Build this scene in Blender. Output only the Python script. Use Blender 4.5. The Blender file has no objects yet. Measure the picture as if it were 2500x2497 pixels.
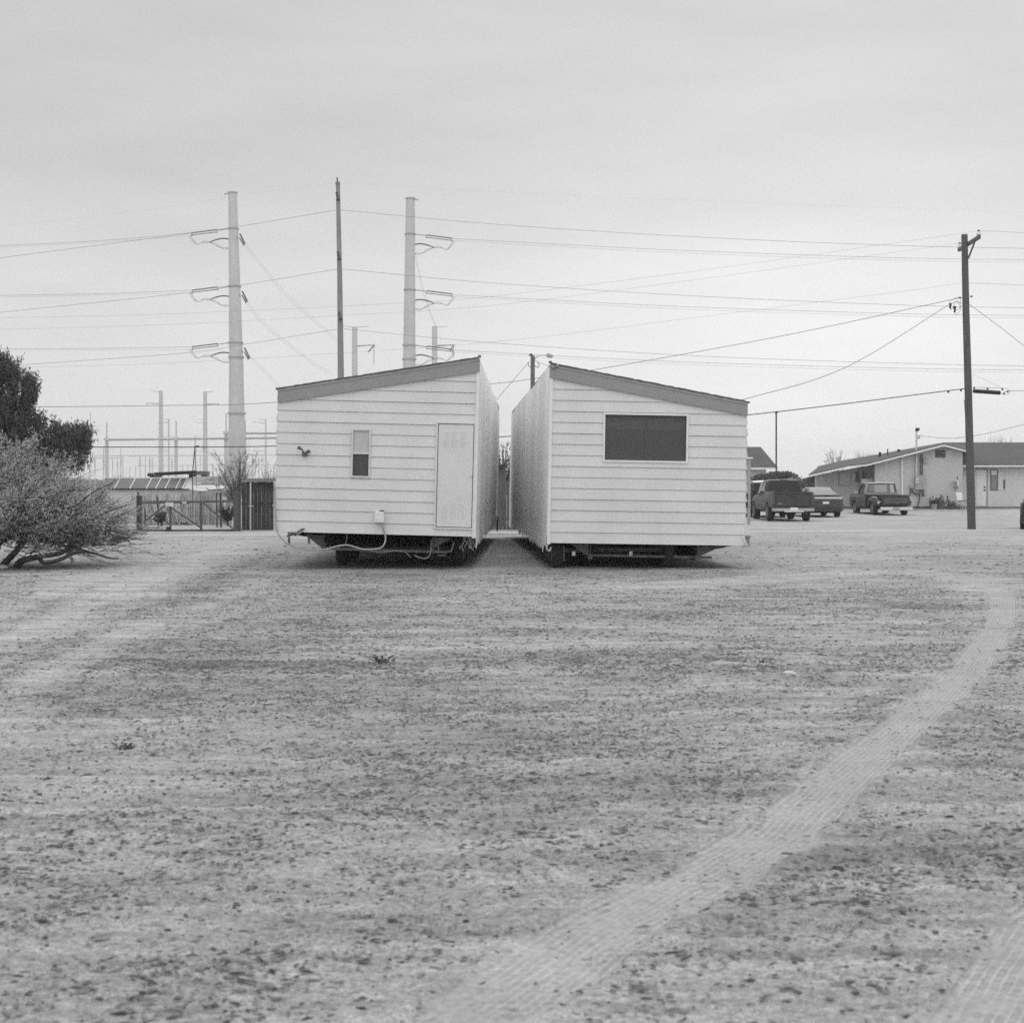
import bpy, bmesh, math, random
import numpy as np
from mathutils import Vector, Matrix
random.seed(7)
rng = np.random.default_rng(11)
scene = bpy.context.scene
COL = scene.collection
R = math.radians

# ------------------------------------------------------------------ camera
F, CX, HV, H = 3571.0, 1250.0, 1186.0, 1.54      # focal length and horizon in photo pixels, eye height in metres
cam_d = bpy.data.cameras.new('camera')
cam = bpy.data.objects.new('camera', cam_d); COL.objects.link(cam)
cam.location = (0, 0, H); cam.rotation_euler = (R(90), 0, 0)
cam_d.sensor_fit = 'HORIZONTAL'; cam_d.sensor_width = 56.0; cam_d.lens = 80.0
cam_d.shift_y = -(1248.5 - HV) / 2500.0
cam_d.clip_start = 0.1; cam_d.clip_end = 6000
cam_d.dof.use_dof = True; cam_d.dof.focus_distance = 29.0; cam_d.dof.aperture_fstop = 7.5
scene.camera = cam
scene.render.resolution_x, scene.render.resolution_y = 1024, 1022

# ------------------------------------------------------------------ sky and sun
SUN_EL, SUN_AZ = R(48), R(12)        # high behind the homes, a little to the right
world = bpy.data.worlds.new('World'); scene.world = world; world.use_nodes = True
nt = world.node_tree; nt.nodes.clear()
def N(t, **kw):
    n = nt.nodes.new(t)
    for k, v in kw.items(): setattr(n, k, v)
    return n
def LK(a, b): nt.links.new(a, b)
def math_node(op, a, b=None, clamp=False):
    m = N('ShaderNodeMath', operation=op, use_clamp=clamp)
    for i, x in enumerate((a, b)):
        if x is None: continue
        if isinstance(x, (int, float)): m.inputs[i].default_value = x
        else: LK(x, m.inputs[i])
    return m.outputs[0]
sky = N('ShaderNodeTexSky', sky_type='NISHITA', sun_disc=False)
sky.sun_elevation = SUN_EL; sky.sun_rotation = SUN_AZ; sky.dust_density = 6.0; sky.air_density = 1.5; sky.ozone_density = 1.0
bw = N('ShaderNodeRGBToBW'); LK(sky.outputs[0], bw.inputs[0])
tc = N('ShaderNodeTexCoord')
sep = N('ShaderNodeSeparateXYZ'); LK(tc.outputs['Generated'], sep.inputs[0])
ramp = N('ShaderNodeValToRGB'); LK(sep.outputs['Z'], ramp.inputs[0])
cr = ramp.color_ramp; cr.elements[0].position = 0.0; cr.elements[1].position = 1.0
def stop(p, v):
    e = cr.elements.new(p); e.color = (v, v, v, 1)
cr.elements[0].color = (.86, .86, .86, 1); cr.elements[1].color = (1.5, 1.5, 1.5, 1)
for p, v in ((.10, .80), (.15, .725), (.20, .63), (.32, .585), (.45, .80), (.62, 1.28)): stop(p, v)
mp = N('ShaderNodeMapping'); mp.inputs['Scale'].default_value = (1.0, 1.0, 4.5); mp.inputs['Rotation'].default_value = (0, R(6), 0)
LK(tc.outputs['Generated'], mp.inputs[0])
cn = N('ShaderNodeTexNoise'); cn.inputs['Scale'].default_value = 5.2; cn.inputs['Detail'].default_value = 6; cn.inputs['Roughness'].default_value = .55
LK(mp.outputs[0], cn.inputs['Vector'])
# brighter thin cloud where the sun stands behind it
dot = N('ShaderNodeVectorMath', operation='DOT_PRODUCT'); LK(tc.outputs['Generated'], dot.inputs[0])
gd = Vector((.20, 1, .07)).normalized(); dot.inputs[1].default_value = gd
glow = math_node('POWER', math_node('MAXIMUM', dot.outputs['Value'], 0.0), 60.0)
cloud = math_node('MULTIPLY_ADD', cn.outputs['Fac'], 0.32); nt.nodes[-1].inputs[2].default_value = 0.85
v1 = math_node('MULTIPLY', ramp.outputs[0], cloud)
back = math_node('MULTIPLY', math_node('MAXIMUM', math_node('MULTIPLY', sep.outputs['Y'], -1.0), 0.0), 0.5)   # added unseen glow behind the viewer, lights the fronts and undersides
side = math_node('MULTIPLY', sep.outputs['X'], 0.07)
v2 = math_node('ADD', math_node('ADD', v1, math_node('MULTIPLY', glow, 0.16)), math_node('ADD', back, side))
nis = math_node('MINIMUM', math_node('MULTIPLY', bw.outputs[0], 0.1), 1.2)
mixv = math_node('ADD', math_node('MULTIPLY', v2, 0.92), math_node('MULTIPLY', nis, 0.08))
bg = N('ShaderNodeBackground'); bg.inputs['Strength'].default_value = 0.1
LK(math_node('MULTIPLY', mixv, 10.0), bg.inputs['Color'])
wo = N('ShaderNodeOutputWorld'); LK(bg.outputs[0], wo.inputs[0])

sun_d = bpy.data.lights.new('sun', 'SUN'); sun_d.energy = 1.25; sun_d.angle = R(24); sun_d.color = (1, .995, .985)
sun = bpy.data.objects.new('sun', sun_d); COL.objects.link(sun)
sd = Vector((math.sin(SUN_AZ) * math.cos(SUN_EL), math.cos(SUN_AZ) * math.cos(SUN_EL), math.sin(SUN_EL)))
sun.rotation_euler = sd.to_track_quat('Z', 'Y').to_euler(); sun.location = sd * 50

vs = scene.view_settings
vs.view_transform = 'Standard'; vs.look = 'None'; vs.exposure = 0.0; vs.gamma = 1.0; vs.use_curve_mapping = False
scene.cycles.use_denoising = False
scene.cycles.max_bounces = 6; scene.cycles.transparent_max_bounces = 12

# ------------------------------------------------------------------ helpers
def P(u, v, Y): return Vector(((u - CX) * Y / F, Y, H - (v - HV) * Y / F))
def GY(v): return H * F / (v - HV)
def GP(u, v):
    Y = GY(v); return ((u - CX) * Y / F, Y)
def px(n, Y): return n * Y / F

ORG = {}
MATS = {}
def mat(name, v, rough=.8, metal=0.0, nscale=6., namt=.18, bump=0., bscale=40., stretch=(1, 1, 1), big=.0, bigscale=.8, spec=.4, coat=0.):
    if name in MATS: return MATS[name]
    m = bpy.data.materials.new(name); m.use_nodes = True; t = m.node_tree; t.nodes.clear()
    def n(ty, **kw):
        q = t.nodes.new(ty)
        for k, x in kw.items(): setattr(q, k, x)
        return q
    out = n('ShaderNodeOutputMaterial'); b = n('ShaderNodeBsdfPrincipled'); t.links.new(b.outputs[0], out.inputs[0])
    b.inputs['Roughness'].default_value = rough; b.inputs['Metallic'].default_value = metal
    b.inputs['Specular IOR Level'].default_value = spec
    if coat: b.inputs['Coat Weight'].default_value = coat
    tcx = n('ShaderNodeTexCoord'); mpx = n('ShaderNodeMapping'); mpx.inputs['Scale'].default_value = stretch
    t.links.new(tcx.outputs['Object'], mpx.inputs[0])
    nz = n('ShaderNodeTexNoise'); nz.inputs['Scale'].default_value = nscale; nz.inputs['Detail'].default_value = 7; nz.inputs['Roughness'].default_value = .62
    t.links.new(mpx.outputs[0], nz.inputs['Vector'])
    mr = n('ShaderNodeMapRange'); mr.inputs[1].default_value = .25; mr.inputs[2].default_value = .75
    mr.inputs[3].default_value = v * (1 - namt); mr.inputs[4].default_value = v * (1 + namt)
    t.links.new(nz.outputs['Fac'], mr.inputs[0]); src = mr.outputs[0]
    if big:
        n2 = n('ShaderNodeTexNoise'); n2.inputs['Scale'].default_value = bigscale; n2.inputs['Detail'].default_value = 4
        t.links.new(tcx.outputs['Object'], n2.inputs['Vector'])
        m2 = n('ShaderNodeMapRange'); m2.inputs[1].default_value = .3; m2.inputs[2].default_value = .7; m2.inputs[3].default_value = 1 - big; m2.inputs[4].default_value = 1 + big
        t.links.new(n2.outputs['Fac'], m2.inputs[0])
        mm = n('ShaderNodeMath', operation='MULTIPLY'); t.links.new(src, mm.inputs[0]); t.links.new(m2.outputs[0], mm.inputs[1]); src = mm.outputs[0]
    t.links.new(src, b.inputs['Base Color'])
    if bump:
        nb = n('ShaderNodeTexNoise'); nb.inputs['Scale'].default_value = bscale; nb.inputs['Detail'].default_value = 5
        t.links.new(mpx.outputs[0], nb.inputs['Vector'])
        bp = n('ShaderNodeBump'); bp.inputs['Strength'].default_value = bump; bp.inputs['Distance'].default_value = .02
        t.links.new(nb.outputs['Fac'], bp.inputs['Height']); t.links.new(bp.outputs[0], b.inputs['Normal'])
    MATS[name] = m
    return m

class MB:
    def __init__(s): s.v = []; s.f = []
    def add(s, vs_, fs):
        o = len(s.v); s.v += [tuple(q) for q in vs_]; s.f += [tuple(i + o for i in q) for q in fs]; return s
    def box2(s, x0, x1, y0, y1, z0, z1):
        return s.add([(x0, y0, z0), (x1, y0, z0), (x1, y1, z0), (x0, y1, z0), (x0, y0, z1), (x1, y0, z1), (x1, y1, z1), (x0, y1, z1)],
                     [(0, 3, 2, 1), (4, 5, 6, 7), (0, 1, 5, 4), (1, 2, 6, 5), (2, 3, 7, 6), (3, 0, 4, 7)])
    def bar(s, p0, p1, w, h=None, up=(0, 0, 1)):
        p0, p1 = Vector(p0), Vector(p1); h = w if h is None else h
        d = (p1 - p0).normalized(); up = Vector(up)
        if abs(d.dot(up)) > .98: up = Vector((0, 1, 0))
        a = d.cross(up).normalized() * (w / 2); b = a.normalized().cross(d).normalized() * (h / 2)
        return s.add([p0 - a - b, p0 + a - b, p0 + a + b, p0 - a + b, p1 - a - b, p1 + a - b, p1 + a + b, p1 - a + b],
                     [(0, 1, 2, 3), (7, 6, 5, 4), (0, 4, 5, 1), (1, 5, 6, 2), (2, 6, 7, 3), (3, 7, 4, 0)])
    def tube(s, pts, r, seg=8, cap=True):
        pts = [Vector(p) for p in pts]; n = len(pts)
        rs = r if isinstance(r, (list, tuple)) else [r] * n
        vs_ = []; prev = None
        for i, p in enumerate(pts):
            j = i
            d = pts[min(i + 1, n - 1)] - pts[max(i - 1, 0)]
            if d.length < 1e-7: d = pts[-1] - pts[0]
            d.normalize()
            if prev is None:
                ref = Vector((0, 0, 1)) if abs(d.z) < .9 else Vector((1, 0, 0))
                a = d.cross(ref).normalized()
            else:
                a = (prev - d * prev.dot(d))
                a = a.normalized() if a.length > 1e-6 else d.orthogonal().normalized()
            prev = a; b = d.cross(a)
            for k in range(seg):
                t = 2 * math.pi * k / seg
                vs_.append(p + (a * math.cos(t) + b * math.sin(t)) * rs[i])
        fs = [(i * seg + k, i * seg + (k + 1) % seg, (i + 1) * seg + (k + 1) % seg, (i + 1) * seg + k) for i in range(n - 1) for k in range(seg)]
        if cap: fs += [tuple(range(seg))[::-1], tuple((n - 1) * seg + k for k in range(seg))]
        return s.add(vs_, fs)
    def prism(s, poly, ext):
        poly = [Vector(p) for p in poly]; ext = Vector(ext); n = len(poly)
        return s.add(poly + [p + ext for p in poly], [tuple(range(n))[::-1], tuple(range(n, 2 * n))] + [(i, (i + 1) % n, n + (i + 1) % n, n + i) for i in range(n)])
    def quad(s, *p): return s.add(p, [tuple(range(len(p)))])
    def loft(s, rings):
        n = len(rings[0]); o = [q for r_ in rings for q in r_]
        fs = [(i * n + k, i * n + (k + 1) % n, (i + 1) * n + (k + 1) % n, (i + 1) * n + k) for i in range(len(rings) - 1) for k in range(n)]
        m = len(rings) - 1
        return s.add(o, fs + [tuple(range(n))[::-1], tuple(m * n + k for k in range(n))])
    def grid(s, nu, nv, fn):
        vs_ = [fn(i / (nu - 1), j / (nv - 1)) for i in range(nu) for j in range(nv)]
        return s.add(vs_, [(i * nv + j, (i + 1) * nv + j, (i + 1) * nv + j + 1, i * nv + j + 1) for i in range(nu - 1) for j in range(nv - 1)])
    def build(s, name, m, parent=None, smooth=False, org=None, recalc=True, bevel=0):
        """one mesh object; vertices are world coordinates unless the parent is a locally built thing"""
        if parent is not None:
            o0 = ORG.get(parent.name, Vector((0, 0, 0)))
        else:
            o0 = Vector(org) if org is not None else Vector((0, 0, 0))
        me = bpy.data.meshes.new(name)
        vv = s.v if o0.length == 0 else [(a - o0.x, b - o0.y, c - o0.z) for a, b, c in s.v]
        me.from_pydata(vv, [], s.f); me.validate()
        if recalc and len(s.f) < 60000:
            bm = bmesh.new(); bm.from_mesh(me); bmesh.ops.recalc_face_normals(bm, faces=bm.faces)
            if bevel: bmesh.ops.bevel(bm, geom=list(bm.edges), offset=bevel, segments=1, affect='EDGES', clamp_overlap=True)
            bm.to_mesh(me); bm.free()
        me.materials.append(m)
        if smooth:
            me.polygons.foreach_set('use_smooth', [True] * len(me.polygons))
            if smooth == 'auto':
                me.set_sharp_from_angle(angle=R(40))
        ob = bpy.data.objects.new(name, me); COL.objects.link(ob)
        if parent is not None:
            ob.parent = parent; ORG[ob.name] = o0.copy()
        else:
            ob.location = o0; ORG[ob.name] = o0.copy()
        return ob

def tag(o, label=None, cat=None, group=None, kind=None):
    if label: o['label'] = label
    if cat: o['category'] = cat
    if group: o['group'] = group
    if kind: o['kind'] = kind
    return o
def thing(name, label, cat, loc=(0, 0, 0), group=None, rot=None, local=False):
    o = bpy.data.objects.new(name, None); COL.objects.link(o); o.empty_display_size = .3
    o.location = loc
    if rot: o.rotation_euler = rot
    ORG[o.name] = Vector((0, 0, 0)) if local else Vector(loc)
    return tag(o, label, cat, group)

def np_mesh(name, verts, quads, m, parent=None, org=(0, 0, 0), smooth=False, tri=False):
    """fast mesh from numpy arrays; faces all with the same corner count"""
    me = bpy.data.meshes.new(name)
    o0 = ORG.get(parent.name) if parent is not None else Vector(org)
    v = verts - np.array(o0)
    k = quads.shape[1]; nf = len(quads)
    me.vertices.add(len(v)); me.vertices.foreach_set('co', np.ascontiguousarray(v, dtype=np.float32).ravel())
    me.loops.add(nf * k); me.loops.foreach_set('vertex_index', np.ascontiguousarray(quads, dtype=np.int32).ravel())
    me.polygons.add(nf); me.polygons.foreach_set('loop_start', np.arange(0, nf * k, k, dtype=np.int32))
    me.update(calc_edges=True)
    if smooth: me.polygons.foreach_set('use_smooth', np.ones(nf, dtype=bool))
    me.materials.append(m)
    ob = bpy.data.objects.new(name, me); COL.objects.link(ob)
    if parent is not None: ob.parent = parent; ORG[ob.name] = Vector(o0)
    else: ob.location = o0; ORG[ob.name] = Vector(o0)
    return ob

def hash2(ix, iy, seed):
    h = (ix.astype(np.int64) * 374761393 + iy.astype(np.int64) * 668265263 + seed * 1442695041) & 0xffffffff
    h = ((h ^ (h >> 13)) * 1274126177) & 0xffffffff
    return ((h ^ (h >> 16)) & 0xffff) / 65535.0
def vnoise(x, y, seed=0):
    ix = np.floor(x); iy = np.floor(y); fx = x - ix; fy = y - iy
    fx = fx * fx * (3 - 2 * fx); fy = fy * fy * (3 - 2 * fy)
    a = hash2(ix, iy, seed); b = hash2(ix + 1, iy, seed); c = hash2(ix, iy + 1, seed); d = hash2(ix + 1, iy + 1, seed)
    return (a * (1 - fx) + b * fx) * (1 - fy) + (c * (1 - fx) + d * fx) * fy
def fbm(x, y, oct=4, seed=0):
    s = 0; a = .5; t = 0
    for i in range(oct):
        s = s + a * vnoise(x, y, seed + i * 17); t += a; a *= .55; x = x * 2.03 + 5.1; y = y * 2.03 + 3.7
    return s / t
def sstep(a, b, x):
    t = np.clip((x - a) / (b - a), 0, 1); return t * t * (3 - 2 * t)
def catmull(pts, n=12):
    pts = [Vector(p) for p in pts]
    if len(pts) == 2: return [pts[0].lerp(pts[1], i / n) for i in range(n + 1)]
    q = [pts[0] * 2 - pts[1]] + pts + [pts[-1] * 2 - pts[-2]]; out = []
    for i in range(1, len(q) - 2):
        for k in range(n):
            t = k / n; a, b, c, d = q[i - 1:i + 3]
            out.append(.5 * ((2 * b) + (c - a) * t + (2 * a - 5 * b + 4 * c - d) * t * t + (3 * b - a - 3 * c + d) * t ** 3))
    out.append(pts[-1]); return out

# ------------------------------------------------------------------ the ground
def ground_rise(y): return .24 * sstep(76., 86., np.asarray(y, dtype=float))
def pline(px_pts): return np.array([GP(u, v) for u, v in px_pts])
def smooth_line(pl, n=14):
    return np.array([(p.x, p.y) for p in catmull([(a, b, 0) for a, b in pl], n)])
TRACKS = [smooth_line(pline([(760, 2800), (1060, 2560), (1294, 2407), (1488, 2264), (1863, 2055), (2070, 1884), (2264, 1724), (2394, 1592), (2448, 1488), (2425, 1436), (2300, 1408), (2100, 1396)])),
          smooth_line(pline([(2150, 2800), (2340, 2600), (2433, 2462), (2520, 2320), (2640, 2180), (2900, 1980), (3100, 1800)]))]
LANES = [  # wide driven lanes: polyline, half width, brightness change
    (smooth_line(pline([(-300, 1800), (-60, 1620), (150, 1500), (400, 1402), (545, 1350), (640, 1322)])), 1.1, .6),
    (smooth_line(pline([(-200, 1560), (60, 1480), (250, 1420), (430, 1352), (520, 1322)])), .9, .45),
    (smooth_line(pline([(1150, 1436), (1500, 1432), (1800, 1418), (2100, 1398), (2330, 1404), (2440, 1440), (2470, 1500)])), .75, .75),
    (smooth_line(pline([(700, 1500), (1200, 1520), (1700, 1540), (2150, 1560), (2500, 1550)])), .35, .6),
    (smooth_line(pline([(900, 1640), (1500, 1640), (2000, 1690), (2300, 1640)])), .22, .45),
    (smooth_line(pline([(1700, 2010), (2100, 1990), (2500, 2050)])), .12, .3),
    (smooth_line(pline([(850, 1472), (1300, 1454), (1900, 1464), (2300, 1500)])), .14, .45),
    (smooth_line(pline([(1000, 1582), (1500, 1568), (2100, 1590)])), .12, .4),
    (smooth_line(pline([(-60, 1600), (120, 1520), (330, 1430), (470, 1372), (590, 1328)])), .20, .5),
    (smooth_line(pline([(60, 1660), (330, 1540), (560, 1455), (690, 1395), (760, 1345)])), .20, .5),
    (smooth_line(pline([(1180, 2060), (1500, 1980), (1900, 1800), (2140, 1640)])), .25, .35),
]
DARKS = [
    (smooth_line(pline([(-40, 1555), (150, 1462), (330, 1396), (480, 1345)])), .16, .6),
    (smooth_line(pline([(-50, 1690), (150, 1580), (380, 1478), (560, 1402), (665, 1348)])), .17, .6),
    (smooth_line(pline([(100, 1710), (400, 1568), (700, 1486), (1000, 1446)])), .15, .5),
    (smooth_line(pline([(900, 1530), (1400, 1508), (1900, 1520), (2350, 1560)])), .14, .45),
    (smooth_line(pline([(330, 1700), (560, 1580), (760, 1495), (820, 1440)])), .7, .5),
    (smooth_line(pline([(450, 1440), (600, 1370), (680, 1335)])), .35, .5),
    (smooth_line(pline([(1000, 1610), (1300, 1600), (1700, 1610)])), .4, .45),
    (smooth_line(pline([(1500, 1500), (1900, 1470), (2250, 1480)])), .9, .5),
    (smooth_line(pline([(1550, 1650), (1800, 1640), (2080, 1660)])), .35, .5),
    (smooth_line(pline([(1850, 2130), (2150, 2060), (2400, 2030)])), .25, .5),
    (smooth_line(pline([(1250, 2000), (1520, 1960), (1700, 1900)])), .3, .45),
    (smooth_line(pline([(0, 2360), (400, 2350), (800, 2330), (1050, 2290)])), .16, .5),
    (smooth_line(pline([(60, 1360), (200, 1375), (330, 1352)])), 1.2, .5),
]
def seg_dist(x, y, pl):
    """signed distance to a polyline and arc length along it"""
    best = np.full(x.shape, 1e9); sg = np.zeros(x.shape); al = np.zeros(x.shape); acc = 0.
    for (ax, ay), (bx, by) in zip(pl[:-1], pl[1:]):
        dx, dy = bx - ax, by - ay; L = math.hypot(dx, dy) + 1e-9
        t = np.clip(((x - ax) * dx + (y - ay) * dy) / (L * L), 0, 1)
        ex = x - ax - t * dx; ey = y - ay - t * dy; d = np.hypot(ex, ey)
        m = d < best; best = np.where(m, d, best)
        sg = np.where(m, (dx * ey - dy * ex) / L, sg); al = np.where(m, acc + t * L, al); acc += L
    return best, np.where(sg < 0, -best, best), al
TW = .165
def soil(x, y, full=True):
    """soil tone 0..1, track mask, signed track distance, arc length, height"""
    tone = .50 + .55 * (fbm(x * .33 + 3, y * .26, 4, 5) - .5) + .60 * (fbm(x * 1.1, y * .9, 3, 40) - .5)
    for pl, hw, s in LANES:
        d, _, _ = seg_dist(x, y, pl); d = d + .35 * hw * (fbm(x * 1.7, y * 1.7, 2, 77) - .5)
        tone = tone + s * .42 * (1 - sstep(hw * .45, hw * 1.35, d))
    for pl, hw, s in DARKS:
        d, _, _ = seg_dist(x, y, pl); d = d + .6 * hw * (fbm(x * 1.5, y * 1.5, 2, 99) - .5)
        tone = tone - s * .42 * (1 - sstep(hw * .3, hw * 1.5, d))
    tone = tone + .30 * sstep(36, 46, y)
    trk = np.zeros(x.shape); td = np.full(x.shape, 9.); ts = np.zeros(x.shape)
    for pl in TRACKS:
        d, sg, al = seg_dist(x, y, pl)
        m = 1 - sstep(TW * .78, TW * 1.34, d + .13 * (fbm(x * 5, y * 5, 2, 31) - .5))
        near = d < np.abs(td); td = np.where(near, sg, td); ts = np.where(near, al, ts); trk = np.maximum(trk, m)
    return np.clip(tone, 0, 1), trk, td, ts
vrows = np.concatenate([np.linspace(2760, 1262, 860)])
Yr = H * F / (vrows - HV)
Yr = np.concatenate([[-400, -120, -40, -15, -4, 0, 1.5, 2.5], Yr, np.geomspace(Yr[-1] * 1.03, 1500, 60)])
S = np.linspace(-1, 1, 840)
S = np.concatenate([[-15, -9, -6, -4, -2.7, -2, -1.5, -1.2], S, [1.2, 1.5, 2, 2.7, 4, 6, 9, 15]])
wid = .385 * np.maximum(Yr, 0) + 1.2
wid = np.minimum(wid, 80 + 0 * wid)
GX = (S[None, :] * wid[:, None]); GYY = np.repeat(Yr[:, None], len(S), 1)
x_, y_ = GX.ravel(), GYY.ravel()
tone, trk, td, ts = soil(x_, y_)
near = (np.hypot(x_, y_) < 90) * (1 - .75 * sstep(36, 42, y_) * (1 - sstep(54, 60, y_)))
hgt = ground_rise(y_) + near * (.05 * (fbm(x_ * .5, y_ * .5, 3, 8) - .5) + .035 * (fbm(x_ * 2.3, y_ * 2.3, 3, 21) - .5) + .022 * (fbm(x_ * 9, y_ * 9, 2, 61) - .5) * (1 - .8 * trk))
d_abs = np.abs(td)
hgt = hgt - .016 * trk + .007 * np.exp(-((d_abs - TW * 1.25) / .045) ** 2)
fade = 1 - sstep(25, 33, y_)
gv = np.stack([x_, y_, hgt * 1.0], 1)
nr, ncol = len(Yr), len(S)
ii = (np.arange(nr - 1)[:, None] * ncol + np.arange(ncol - 1)[None, :]).ravel()
gq = np.stack([ii, ii + 1, ii + ncol + 1, ii + ncol], 1)

gm = bpy.data.materials.new('dry_dirt'); gm.use_nodes = True; t = gm.node_tree; t.nodes.clear()
def gn(ty, **kw):
    q = t.nodes.new(ty)
    for k, x in kw.items(): setattr(q, k, x)
    return q
def gl(a, b): t.links.new(a, b)
def gmath(op, a, b=None, c=None):
    m = gn('ShaderNodeMath', operation=op)
    for i, x in enumerate((a, b, c)):
        if x is None: continue
        if isinstance(x, (int, float)): m.inputs[i].default_value = x
        else: gl(x, m.inputs[i])
    return m.outputs[0]
def gmap(x, a, b, c, d):
    m = gn('ShaderNodeMapRange'); gl(x, m.inputs[0])
    for i, q in enumerate((a, b, c, d)): m.inputs[i + 1].default_value = q
    return m.outputs[0]
out = gn('ShaderNodeOutputMaterial'); bs = gn('ShaderNodeBsdfPrincipled'); gl(bs.outputs[0], out.inputs[0])
bs.inputs['Roughness'].default_value = .95; bs.inputs['Specular IOR Level'].default_value = .15
geo = gn('ShaderNodeNewGeometry')
def gnoise(sc, det=5, ro=.6, stretch=None, rot=0):
    n_ = gn('ShaderNodeTexNoise'); n_.inputs['Scale'].default_value = sc; n_.inputs['Detail'].default_value = det; n_.inputs['Roughness'].default_value = ro
    if stretch:
        mq = gn('ShaderNodeMapping'); mq.inputs['Scale'].default_value = stretch; mq.inputs['Rotation'].default_value = (0, 0, rot); gl(geo.outputs['Position'], mq.inputs[0]); gl(mq.outputs[0], n_.inputs['Vector'])
    else: gl(geo.outputs['Position'], n_.inputs['Vector'])
    return n_.outputs['Fac']
def gattr(nm):
    a = gn('ShaderNodeAttribute'); a.attribute_name = nm; return a.outputs['Fac']
a_tone, a_trk, a_td, a_ts = gattr('tone'), gattr('track'), gattr('trackdist'), gattr('trackalong')
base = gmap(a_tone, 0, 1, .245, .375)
base = gmath('MULTIPLY', base, gmap(gnoise(2.2, 6, .65), .3, .7, .88, 1.12))
base = gmath('MULTIPLY', base, gmap(gnoise(38, 4, .7), .36, .64, .70, 1.26))
base = gmath('MULTIPLY', base, gmap(gnoise(140, 3, .65), .36, .64, .70, 1.26))
base = gmath('MULTIPLY', base, gmap(gnoise(10, 5, .7, (.8, 1.6, 1)), .36, .64, .84, 1.14))
# scuffs and old wheel ruts: long faint streaks, mostly across the lot, some bending towards the gate
base = gmath('MULTIPLY', base, gmap(gnoise(1.0, 5, .62, (.22, 3.4, 1), -.05), .38, .62, .82, 1.15))
base = gmath('MULTIPLY', base, gmap(gnoise(1.0, 4, .6, (.35, 7.5, 1), .22), .36, .64, .90, 1.09))
base = gmath('MULTIPLY', base, gmap(gnoise(1.0, 4, .6, (.30, 5.5, 1), -.45), .36, .64, .90, 1.09))
# crumbs of dark litter lying on the soil
sp = gmap(gnoise(27, 3, .6, (1, 1.5, 1)), .58, .68, 0, 1)
sp2 = gmap(gnoise(6.5, 4, .7, (1, 1.6, 1)), .60, .72, 0, 1)
inv = gmath('SUBTRACT', 1.0, a_trk)
amt = gmap(a_tone, .9, .3, .15, .85)
base = gmath('MULTIPLY', base, gmath('SUBTRACT', 1.0, gmath('MULTIPLY', gmath('MULTIPLY', sp, amt), gmath('MULTIPLY', inv, .48))))
base = gmath('MULTIPLY', base, gmath('SUBTRACT', 1.0, gmath('MULTIPLY', gmath('MULTIPLY', sp2, amt), gmath('MULTIPLY', inv, .26))))
tbase = gmath('MULTIPLY', gmap(gnoise(30, 4, .6), .36, .64, .29, .39), gmap(gnoise(2.0, 4, .6), .3, .7, .86, 1.10))
# tread: fine grooves along the track and lugs across it
gro = gmath('SINE', gmath('MULTIPLY', gmath('ADD', a_td, gmath('MULTIPLY', gnoise(7, 2), .012)), 190.0))
lug = gmath('SINE', gmath('ADD', gmath('MULTIPLY', a_ts, 120.0), gmath('MULTIPLY', gmath('ABSOLUTE', a_td), 150.0)))
trd = gmath('ADD', gmath('MULTIPLY', gro, .55), gmath('MULTIPLY', lug, .16))
trd = gmath('MULTIPLY', trd, gmap(gnoise(4, 4, .65), .38, .56, .15, 1))
tbase = gmath('MULTIPLY', tbase, gmath('MULTIPLY_ADD', trd, .24, 1.0))
mx = gn('ShaderNodeMix'); mx.data_type = 'FLOAT'; gl(gmath('MULTIPLY', a_trk, gmap(gnoise(1.7, 4, .65),   .32, .62, .62, .95)), mx.inputs[0]); gl(base, mx.inputs[2]); gl(tbase, mx.inputs[3])
gl(mx.outputs[0], bs.inputs['Base Color'])
hh = gmath('ADD', gmath('MULTIPLY', gnoise(22, 5, .7), gmath('MULTIPLY_ADD', inv, 1.3, .35)), gmath('MULTIPLY', gnoise(90, 3, .6), .5))
hh = gmath('ADD', hh, gmath('MULTIPLY', gmath('MULTIPLY', trd, a_trk), .6))
bp = gn('ShaderNodeBump'); bp.inputs['Strength'].default_value = .75; bp.inputs['Distance'].default_value = .022; gl(hh, bp.inputs['Height']); gl(bp.outputs[0], bs.inputs['Normal'])
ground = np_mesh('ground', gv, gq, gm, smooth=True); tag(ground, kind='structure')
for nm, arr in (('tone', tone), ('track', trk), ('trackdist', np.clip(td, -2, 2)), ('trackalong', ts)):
    at = ground.data.attributes.new(nm, 'FLOAT', 'POINT'); at.data.foreach_set('value', arr.astype(np.float32))

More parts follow.
